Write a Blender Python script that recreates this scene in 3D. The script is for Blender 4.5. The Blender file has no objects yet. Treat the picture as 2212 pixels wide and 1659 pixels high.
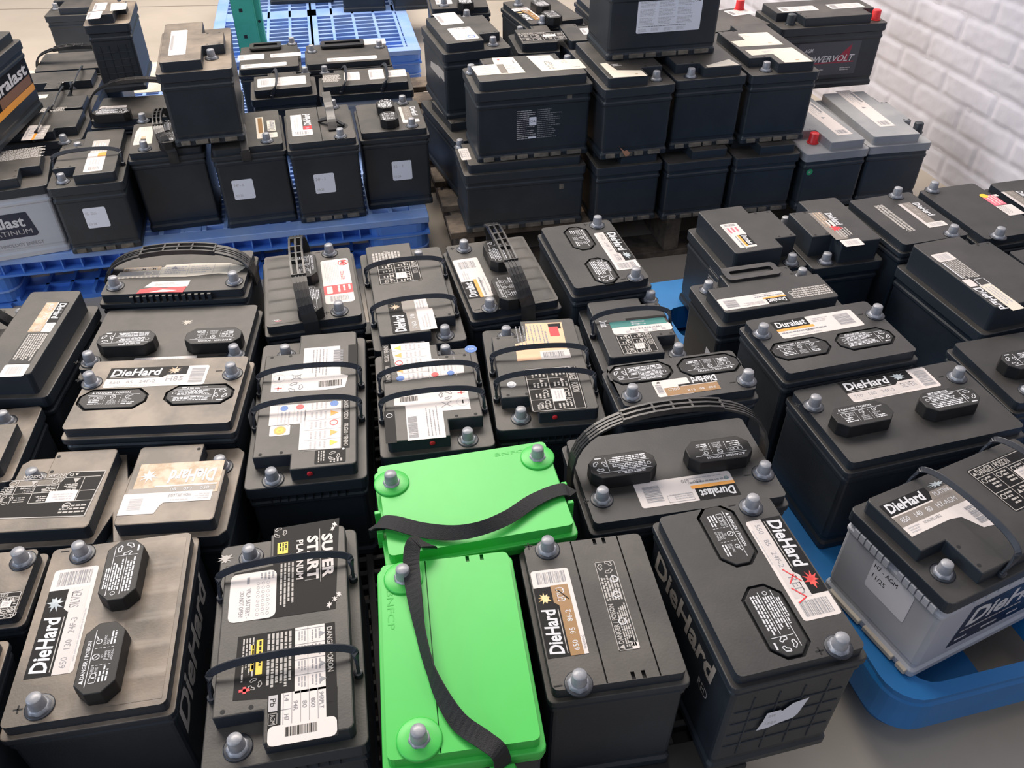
import bpy, bmesh, math, random
from mathutils import Vector, Matrix
from mathutils.geometry import tessellate_polygon
C = bpy.context.scene
COL = C.collection
PI = math.pi
R = math.radians

# ---------------------------------------------------------------- camera
cam = bpy.data.cameras.new('camera')
cam.sensor_width = 36.0
cam.lens = 36.0 * 1800.0 / 2212.0
cam.clip_start = 0.02
cam.clip_end = 60
camo = bpy.data.objects.new('camera', cam)
COL.objects.link(camo)
pit, rol = R(40.0), R(0.1)
right = Vector((math.cos(rol), math.sin(rol) * math.sin(pit), math.sin(rol) * math.cos(pit)))
fwd = Vector((0, math.cos(pit), -math.sin(pit)))
upv = right.cross(fwd)
m = Matrix((right, upv, -fwd)).transposed().to_4x4()
m.translation = Vector((0, 0, 1.19))
camo.matrix_world = m
C.camera = camo

# ---------------------------------------------------------------- light
w = bpy.data.worlds.new('world')
C.world = w
w.use_nodes = True
bg = w.node_tree.nodes['Background']
bg.inputs[0].default_value = (0.74, 0.80, 0.95, 1)
bg.inputs[1].default_value = 0.31


def area(name, loc, tgt, sx, sy, power, col):
    l = bpy.data.lights.new(name, 'AREA')
    l.shape = 'RECTANGLE'
    l.size, l.size_y = sx, sy
    l.energy = power
    l.color = col
    o = bpy.data.objects.new(name, l)
    COL.objects.link(o)
    o.location = loc
    o.rotation_euler = (Vector(tgt) - Vector(loc)).to_track_quat('-Z', 'Y').to_euler()
    return o


area('ceiling_lamp', (-1.6, 3.6, 3.3), (-1.0, 2.4, 0), 3.2, 1.6, 250, (1.0, 0.90, 0.80))
area('ceiling_lamp', (1.0, 3.4, 3.4), (0.7, 2.3, 0), 2.6, 1.0, 74, (1.0, 0.92, 0.85))
area('ceiling_lamp', (-0.6, 0.1, 3.4), (-0.4, 0.8, 0), 2.0, 0.8, 14, (1.0, 0.92, 0.85))
area('window_light', (-3.4, -1.2, 1.9), (0.6, 2.0, 0.3), 2.2, 1.6, 60, (0.66, 0.80, 1.0))
C.view_settings.view_transform = 'Standard'
C.view_settings.look = 'None'
C.view_settings.gamma = 1
C.view_settings.exposure = 0.0
try:
    C.view_settings.use_curve_mapping = False
except Exception:
    pass


# ---------------------------------------------------------------- materials
MATS = {}


def mat(name, col, rough=0.5, metal=0.0, side=None, noise=0.0, nscale=20, col2=None, bump=0.0, bscale=200, lo=0.4, hi=0.6, detail=4, spec=0.5):
    if name in MATS:
        return MATS[name]
    mt = bpy.data.materials.new(name)
    mt.use_nodes = True
    nt = mt.node_tree
    b = nt.nodes['Principled BSDF']
    b.inputs['Base Color'].default_value = (*col, 1)
    b.inputs['Roughness'].default_value = rough
    b.inputs['Metallic'].default_value = metal
    b.inputs['Specular IOR Level'].default_value = spec
    tc = nt.nodes.new('ShaderNodeTexCoord')
    oi = nt.nodes.new('ShaderNodeObjectInfo')
    ad = nt.nodes.new('ShaderNodeVectorMath')
    ad.operation = 'ADD'
    mu = nt.nodes.new('ShaderNodeVectorMath')
    mu.operation = 'SCALE'
    mu.inputs[0].default_value = (7.3, 3.1, 5.7)
    nt.links.new(oi.outputs['Random'], mu.inputs['Scale'])
    nt.links.new(tc.outputs['Object'], ad.inputs[0])
    nt.links.new(mu.outputs[0], ad.inputs[1])
    if col2:
        n = nt.nodes.new('ShaderNodeTexNoise')
        n.inputs['Scale'].default_value = nscale
        n.inputs['Detail'].default_value = detail
        n.inputs['Roughness'].default_value = 0.6
        r = nt.nodes.new('ShaderNodeMapRange')
        r.inputs['From Min'].default_value = lo
        r.inputs['From Max'].default_value = hi
        mx = nt.nodes.new('ShaderNodeMix')
        mx.data_type = 'RGBA'
        mx.inputs[6].default_value = (*col, 1)
        mx.inputs[7].default_value = (*col2, 1)
        nt.links.new(ad.outputs[0], n.inputs['Vector'])
        nt.links.new(n.outputs['Fac'], r.inputs['Value'])
        nt.links.new(r.outputs[0], mx.inputs[0])
        nt.links.new(mx.outputs[2], b.inputs['Base Color'])
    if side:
        # settled dust: only faces that look up carry it; upright ones have bluish fill light painted in
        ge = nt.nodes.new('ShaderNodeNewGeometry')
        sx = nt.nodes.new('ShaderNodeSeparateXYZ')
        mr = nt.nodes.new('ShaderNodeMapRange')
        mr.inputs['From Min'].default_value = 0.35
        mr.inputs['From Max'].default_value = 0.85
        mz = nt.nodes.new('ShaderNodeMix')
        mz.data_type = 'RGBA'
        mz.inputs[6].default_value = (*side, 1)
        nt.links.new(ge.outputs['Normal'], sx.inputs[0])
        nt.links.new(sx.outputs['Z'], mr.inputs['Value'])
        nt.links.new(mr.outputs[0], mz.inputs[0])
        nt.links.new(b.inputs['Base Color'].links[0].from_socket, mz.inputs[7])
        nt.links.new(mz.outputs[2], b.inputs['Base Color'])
    if bump:
        n2 = nt.nodes.new('ShaderNodeTexNoise')
        n2.inputs['Scale'].default_value = bscale
        n2.inputs['Detail'].default_value = 3
        bp = nt.nodes.new('ShaderNodeBump')
        bp.inputs['Strength'].default_value = bump
        bp.inputs['Distance'].default_value = 0.002
        nt.links.new(ad.outputs[0], n2.inputs['Vector'])
        nt.links.new(n2.outputs['Fac'], bp.inputs['Height'])
        nt.links.new(bp.outputs[0], b.inputs['Normal'])
    MATS[name] = mt
    return mt


CASE = mat('black_case_plastic', (0.017, 0.023, 0.031), 0.42, col2=(0.024, 0.031, 0.040), nscale=9, bump=0.12, bscale=420)
SIDE = (0.022, 0.029, 0.039)  # upright lid faces: case black with cool fill light mixed into the colour
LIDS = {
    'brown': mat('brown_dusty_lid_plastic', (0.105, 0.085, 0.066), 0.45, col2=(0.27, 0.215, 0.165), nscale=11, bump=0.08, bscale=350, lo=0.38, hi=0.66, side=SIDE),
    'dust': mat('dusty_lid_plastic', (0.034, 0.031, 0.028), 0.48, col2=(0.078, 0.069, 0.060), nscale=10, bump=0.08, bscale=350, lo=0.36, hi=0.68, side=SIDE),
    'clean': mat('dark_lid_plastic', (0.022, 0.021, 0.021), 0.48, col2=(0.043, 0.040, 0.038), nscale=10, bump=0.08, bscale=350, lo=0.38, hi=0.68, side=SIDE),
    'grey': mat('grey_lid_plastic', (0.26, 0.265, 0.28), 0.5, col2=(0.33, 0.33, 0.34), nscale=7),
}
GREYC = mat('silver_grey_case_plastic', (0.44, 0.46, 0.52), 0.42, col2=(0.49, 0.51, 0.56), nscale=6)
GROOVE = mat('groove_black', (0.006, 0.006, 0.007), 0.7)
HANDLE = mat('handle_plastic', (0.020, 0.024, 0.034), 0.38, col2=(0.03, 0.034, 0.044), nscale=14)
STRAPM = mat('strap_plastic', (0.022, 0.022, 0.024), 0.36, col2=(0.07, 0.062, 0.055), nscale=13, lo=0.45, hi=0.7)
CAPM = mat('cap_plastic', (0.012, 0.012, 0.013), 0.5, col2=(0.021, 0.020, 0.020), nscale=16, spec=.35)
LEDGE = mat('dusty_ledge', (0.10, 0.088, 0.072), 0.7, col2=(0.19, 0.165, 0.135), nscale=40)
LEAD = mat('lead_post', (0.27, 0.28, 0.31), 0.40, 0.15, col2=(0.35, 0.35, 0.37), nscale=60)
LEADD = mat('lead_collar', (0.24, 0.25, 0.28), 0.42, 0.2, col2=(0.42, 0.43, 0.47), nscale=90)
GREEN = mat('bright_green_plastic', (0.050, 0.50, 0.070), 0.40, col2=(0.056, 0.53, 0.078), nscale=5)
GREEND = mat('green_groove', (0.01, 0.23, 0.03), 0.5)
WEB = mat('black_webbing', (0.014, 0.014, 0.016), 0.75, bump=0.5, bscale=900)
BLUE = mat('blue_pallet_plastic', (0.065, 0.20, 0.62), 0.42, col2=(0.085, 0.24, 0.70), nscale=4)
BLUER = mat('bright_blue_pallet_plastic', (0.016, 0.155, 0.42), 0.45, col2=(0.02, 0.185, 0.48), nscale=4)
LITBLUE = mat('lit_blue_deck_plastic', (0.19, 0.33, 0.70), 0.45, col2=(0.26, 0.38, 0.66), nscale=7)  # pallet blue made paler: light falling on the deck put into the colour
REDP = mat('red_plastic', (0.75, 0.03, 0.035), 0.4)
WOOD = mat('weathered_wood', (0.06, 0.046, 0.036), 0.85, col2=(0.15, 0.115, 0.085), nscale=18, bump=0.5, bscale=60)
CARD = mat('cardboard', (0.52, 0.36, 0.22), 0.85, col2=(0.60, 0.44, 0.29), nscale=20)
CREAMC = mat('cream_board', (0.62, 0.56, 0.47), 0.8, col2=(0.45, 0.40, 0.34), nscale=12)
RACK = mat('green_rack_paint', (0.03, 0.30, 0.19), 0.38, col2=(0.05, 0.36, 0.24), nscale=6)
# inks and papers
WHITE = mat('white_paper', (0.70, 0.635, 0.605), 0.45)
CREAM = mat('cream_paper', (0.72, 0.655, 0.55), 0.5)
STICK = mat('white_sticker', (0.84, 0.86, 0.95), 0.45)
INKW = mat('white_ink', (0.66, 0.66, 0.69), 0.5)
INKP = mat('pale_print', (0.44, 0.41, 0.385), 0.5)
INKG = mat('grey_ink', (0.25, 0.25, 0.27), 0.5)
INKF = mat('faint_grey_ink', (0.47, 0.45, 0.46), 0.5)
INKK = mat('black_ink', (0.006, 0.006, 0.007), 0.55, spec=.2)
TAUPE = mat('taupe_band', (0.22, 0.19, 0.165), 0.4)
SILV = mat('silver_band', (0.60, 0.54, 0.52), 0.4)
GOLD = mat('gold_band', (0.30, 0.155, 0.045), 0.38)
TANB = mat('tan_band', (0.43, 0.30, 0.18), 0.45, col2=(0.62, 0.48, 0.36), nscale=60)
ORANGE = mat('orange_ink', (0.85, 0.36, 0.05), 0.45)
YELL = mat('yellow_ink', (0.82, 0.58, 0.03), 0.45)
REDI = mat('red_ink', (0.75, 0.025, 0.035), 0.42)
PINKI = mat('pink_ink', (0.78, 0.16, 0.22), 0.45)
BLUEI = mat('blue_ink', (0.05, 0.17, 0.50), 0.45)
TEALI = mat('teal_ink', (0.03, 0.21, 0.19), 0.45)
BEIGEI = mat('beige_label', (0.82, 0.50, 0.30), 0.45)
NAVY = mat('navy_panel', (0.010, 0.020, 0.05), 0.35)
BURSTM = mat('burst_silver', (0.30, 0.36, 0.40), 0.4, col2=(0.55, 0.6, 0.62), nscale=90)
BURSTG = mat('burst_gold', (0.55, 0.30, 0.06), 0.4, col2=(0.8, 0.62, 0.3), nscale=90)
BURSTR = mat('burst_red', (0.6, 0.02, 0.02), 0.4, col2=(0.85, 0.08, 0.06), nscale=90)
DUSTS = mat('dust_smear', (0.55, 0.5, 0.44), 0.8)


# ---------------------------------------------------------------- mesh tools
class MB:
    def __init__(s):
        s.v, s.f, s.m, s.mats, s.sm = [], [], [], [], []

    def mi(s, mt):
        if mt not in s.mats:
            s.mats.append(mt)
        return s.mats.index(mt)

    def add(s, vs, fs, mt, smooth=False):
        b = len(s.v)
        s.v += [tuple(p) for p in vs]
        k = s.mi(mt)
        for f in fs:
            s.f.append([i + b for i in f])
            s.m.append(k)
            s.sm.append(smooth)

    def build(s, name, parent=None, loc=None, bevel=0, seg=2, ang=35):
        me = bpy.data.meshes.new(name)
        me.from_pydata(s.v, [], s.f)
        for mt in s.mats:
            me.materials.append(mt)
        me.polygons.foreach_set('material_index', s.m)
        me.polygons.foreach_set('use_smooth', s.sm)
        me.update()
        o = bpy.data.objects.new(name, me)
        COL.objects.link(o)
        if parent:
            o.parent = parent
        if loc:
            o.location = loc
        if bevel:
            bv = o.modifiers.new('bevel', 'BEVEL')
            bv.width = bevel
            bv.segments = seg
            bv.limit_method = 'ANGLE'
            bv.angle_limit = R(ang)
        return o

    def box(s, x0, y0, z0, x1, y1, z1, mt):
        vs = [(x, y, z) for z in (z0, z1) for x, y in ((x0, y0), (x1, y0), (x1, y1), (x0, y1))]
        s.add(vs, [(3, 2, 1, 0), (4, 5, 6, 7), (0, 1, 5, 4), (1, 2, 6, 5), (2, 3, 7, 6), (3, 0, 4, 7)], mt)

    def loft(s, rings, mt, cap0=True, cap1=True, smooth=False):
        n = len(rings[0])
        vs = [p for r in rings for p in r]
        fs = []
        for k in range(len(rings) - 1):
            for i in range(n):
                j = (i + 1) % n
                fs.append((k * n + i, k * n + j, (k + 1) * n + j, (k + 1) * n + i))
        if cap0:
            fs.append(tuple(range(n))[::-1])
        if cap1:
            fs.append(tuple((len(rings) - 1) * n + i for i in range(n)))
        s.add(vs, fs, mt, smooth)

    def prism(s, poly, z0, z1, mt):
        s.loft([[(x, y, z0) for x, y in poly], [(x, y, z1) for x, y in poly]], mt)

    def flat(s, poly, z, mt):
        s.add([(x, y, z) for x, y in poly], [tuple(range(len(poly)))], mt)

    def holed(s, outer, holes, z0, z1, mt, hz, hm, through=False):
        # a slab whose top carries real recesses
        top = [[Vector((x, y, z1)) for x, y in outer]] + [[Vector((x, y, z1)) for x, y in h] for h in holes]
        tri = tessellate_polygon(top)
        vs = [p for r in top for p in r]
        fs = []
        for t in tri:
            a, b, c = [vs[i] for i in t]
            if (b - a).cross(c - a).z < 0:
                t = (t[0], t[2], t[1])
            fs.append(tuple(t))
        s.add(vs, fs, mt)
        s.loft([[(x, y, z0) for x, y in outer], [(x, y, z1) for x, y in outer]], mt, not through, False)
        for h in holes:
            n = len(h)
            vs = [(x, y, z1) for x, y in h] + [(x, y, hz) for x, y in h]
            s.add(vs, [(i, (i + 1) % n, n + (i + 1) % n, n + i) for i in range(n)], hm)
            if not through:
                s.add([(x, y, hz) for x, y in h], [tuple(range(n))], hm)

    def lathe(s, prof, n, mt, cx=0, cy=0, z=0, lobes=0, la=0.0):
        rings = []
        for (r, h) in prof:
            ring = []
            for i in range(n):
                a = 2 * PI * i / n
                rr_ = r * (1 + (la * math.cos(lobes * a) if lobes else 0))
                ring.append((cx + rr_ * math.cos(a), cy + rr_ * math.sin(a), z + h))
            rings.append(ring)
        s.loft(rings, mt, True, True, True)


def rr(w, d, r=0.006, n=3, cx=0, cy=0):
    out = []
    for sx, sy, a0 in ((1, 1, 0), (-1, 1, 90), (-1, -1, 180), (1, -1, 270)):
        for k in range(n + 1):
            a = R(a0 + 90 * k / n)
            out.append((cx + sx * (w / 2 - r) + r * math.cos(a), cy + sy * (d / 2 - r) + r * math.sin(a)))
    return out


def octo(w, d, c, cx=0, cy=0, ang=0):
    x, y = w / 2, d / 2
    p = [(x, -y + c), (x, y - c), (x - c, y), (-x + c, y), (-x, y - c), (-x, -y + c), (-x + c, -y), (x - c, -y)]
    return [(cx + a, cy + b) for a, b in p]


def disc(cx, cy, r, n=16):
    return [(cx + r * math.cos(2 * PI * i / n), cy + r * math.sin(2 * PI * i / n)) for i in range(n)]


_txt = {}


def text_mesh(s, bold=0.0, shear=0.0):
    key = (s, bold, shear)
    if key in _txt:
        return _txt[key]
    cu = bpy.data.curves.new('t', 'FONT')
    cu.body = s
    cu.size = 1
    cu.resolution_u = 2
    cu.offset = bold
    cu.shear = shear
    cu.fill_mode = 'FRONT'
    o = bpy.data.objects.new('t', cu)
    COL.objects.link(o)
    bpy.context.view_layer.update()
    me = bpy.data.meshes.new_from_object(o.evaluated_get(bpy.context.evaluated_depsgraph_get()))
    vs = [(v.co.x, v.co.y) for v in me.vertices]
    fs = [tuple(p.vertices) for p in me.polygons]
    bpy.data.objects.remove(o)
    bpy.data.curves.remove(cu)
    bpy.data.meshes.remove(me)
    if not vs:
        _txt[key] = ([], [])
        return _txt[key]
    x0, x1 = min(v[0] for v in vs), max(v[0] for v in vs)
    y0, y1 = min(v[1] for v in vs), max(v[1] for v in vs)
    vs = [((a - x0) / (x1 - x0), (b - y0) / (y1 - y0)) for a, b in vs]
    _txt[key] = (vs, fs, (x1 - x0) / (y1 - y0))
    return _txt[key]


class Print:
    """flat printing in its own frame: u along the reading direction, v up, metres"""

    def __init__(s, org, e, n, up, U, V):
        s.mb, s.o, s.e, s.n, s.up, s.U, s.V = MB(), Vector(org), Vector(e), Vector(n), Vector(up), U, V
        s.flip = s.e.cross(s.n).dot(s.up) < 0

    def P(s, u, v, l):
        return s.o + s.e * (u * s.U) + s.n * (v * s.V) + s.up * (0.00012 * l)

    def poly(s, pts, mt, l=1):
        idx = tuple(range(len(pts)))
        s.mb.add([s.P(u, v, l) for u, v in pts], [idx[::-1] if s.flip else idx], mt)

    def rect(s, u0, v0, u1, v1, mt, l=1):
        s.poly([(u0, v0), (u1, v0), (u1, v1), (u0, v1)], mt, l)

    def rrect(s, u0, v0, u1, v1, mt, l=1, r=0.003):
        w, d = (u1 - u0) * s.U, (v1 - v0) * s.V
        r = min(r, w * .45, d * .45)
        s.poly([((u0 + u1) / 2 + a / s.U, (v0 + v1) / 2 + b / s.V) for a, b in rr(w, d, r)], mt, l)

    def text(s, t, u0, v0, u1, v1, mt, l=2, bold=0.0, shear=0.0, fit=True):
        tm = text_mesh(t, bold, shear)
        if not tm[0]:
            return
        if not fit:
            wd = tm[2] * (v1 - v0) * s.V / s.U
            u1 = min(u1, u0 + wd)
        vs = [s.P(u0 + a * (u1 - u0), v0 + b * (v1 - v0), l) for a, b in tm[0]]
        s.mb.add(vs, [f[::-1] if s.flip else f for f in tm[1]], mt)

    def lines(s, u0, v0, u1, v1, n, mt, l=2, rnd=None, fill=0.6, ragged=0.35):
        rnd = rnd or random
        h = (v1 - v0) / n
        for k in range(n):
            end = u1 - (u1 - u0) * rnd.random() * ragged
            u = u0
            while u < end - 0.002:
                wl = (0.002 + 0.007 * rnd.random()) / s.U
                ue = min(u + wl, end)
                s.rect(u, v1 - (k + fill) * h, ue, v1 - k * h - h * .1, mt, l)
                u = ue + 0.0011 / s.U

    def bars(s, u0, v0, u1, v1, mt=None, l=2, n=26, vert=False, seed=1):
        rd = random.Random(seed)
        p = 0.0
        ws = [rd.choice((1, 1, 2, 3)) for _ in range(n)]
        gs = [rd.choice((1, 1, 2)) for _ in range(n)]
        tot = sum(ws) + sum(gs)
        for a, g in zip(ws, gs):
            q = p + a / tot
            if vert:
                s.rect(u0, v0 + (v1 - v0) * p, u1, v0 + (v1 - v0) * q, mt or INKK, l)
            else:
                s.rect(u0 + (u1 - u0) * p, v0, u0 + (u1 - u0) * q, v1, mt or INKK, l)
            p = q + g / tot

    def ring(s, u, v, r, mt, l=2, t=0.25, n=14):
        ru, rv = r / s.U, r / s.V
        o_ = [(u + ru * math.cos(2 * PI * i / n), v + rv * math.sin(2 * PI * i / n)) for i in range(n)]
        i_ = [(u + ru * (1 - t) * math.cos(2 * PI * i / n), v + rv * (1 - t) * math.sin(2 * PI * i / n)) for i in range(n)]
        for k in range(n):
            j = (k + 1) % n
            s.poly([i_[k], o_[k], o_[j], i_[j]], mt, l)

    def dot(s, u, v, r, mt, l=2, n=14):
        s.poly([(u + r / s.U * math.cos(2 * PI * i / n), v + r / s.V * math.sin(2 * PI * i / n)) for i in range(n)], mt, l)

    def tri(s, u, v, r, mt, l=2):
        s.poly([(u - r / s.U, v - r * .8 / s.V), (u + r / s.U, v - r * .8 / s.V), (u, v + r / s.V)], mt, l)

    def line(s, u0, v0, u1, v1, t, mt, l=2):
        a, b = Vector((u0 * s.U, v0 * s.V)), Vector((u1 * s.U, v1 * s.V))
        d = (b - a)
        if d.length < 1e-6:
            return
        d.normalize()
        q = Vector((-d.y, d.x)) * t / 2
        s.poly([((p.x) / s.U, (p.y) / s.V) for p in (a - q, b - q, b + q, a + q)], mt, l)

    def frame(s, u0, v0, u1, v1, t, mt, l=2):
        tu, tv = t / s.U, t / s.V
        s.rect(u0, v0, u1, v0 + tv, mt, l)
        s.rect(u0, v1 - tv, u1, v1, mt, l)
        s.rect(u0, v0, u0 + tu, v1, mt, l)
        s.rect(u1 - tu, v0, u1, v1, mt, l)

    def recycle(s, u, v, r, mt, l=2):
        for k in range(3):
            a0 = R(90 + 120 * k)
            pts = []
            for da, rad in ((-44, 1), (-10, 1.12), (26, 1), (26, .62), (-10, .66), (-44, .62)):
                a = a0 + R(da)
                pts.append((u + r * rad * math.cos(a) / s.U, v + r * rad * math.sin(a) / s.V))
            n = len(pts)
            for i in range(n):
                p, q = pts[i], pts[(i + 1) % n]
                s.line(p[0], p[1], q[0], q[1], r * .13, mt, l)

    def burst(s, u, v, ru, rv, mt, l=2, seed=3, n=18):
        rd = random.Random(seed)
        pts = []
        for i in range(n):
            a = 2 * PI * i / n
            k = 1 if i % 2 == 0 else .35 + .25 * rd.random()
            k *= .7 + .45 * rd.random()
            pts.append((u + ru * k * math.cos(a), v + rv * k * math.sin(a)))
        s.poly(pts, mt, l)
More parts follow.
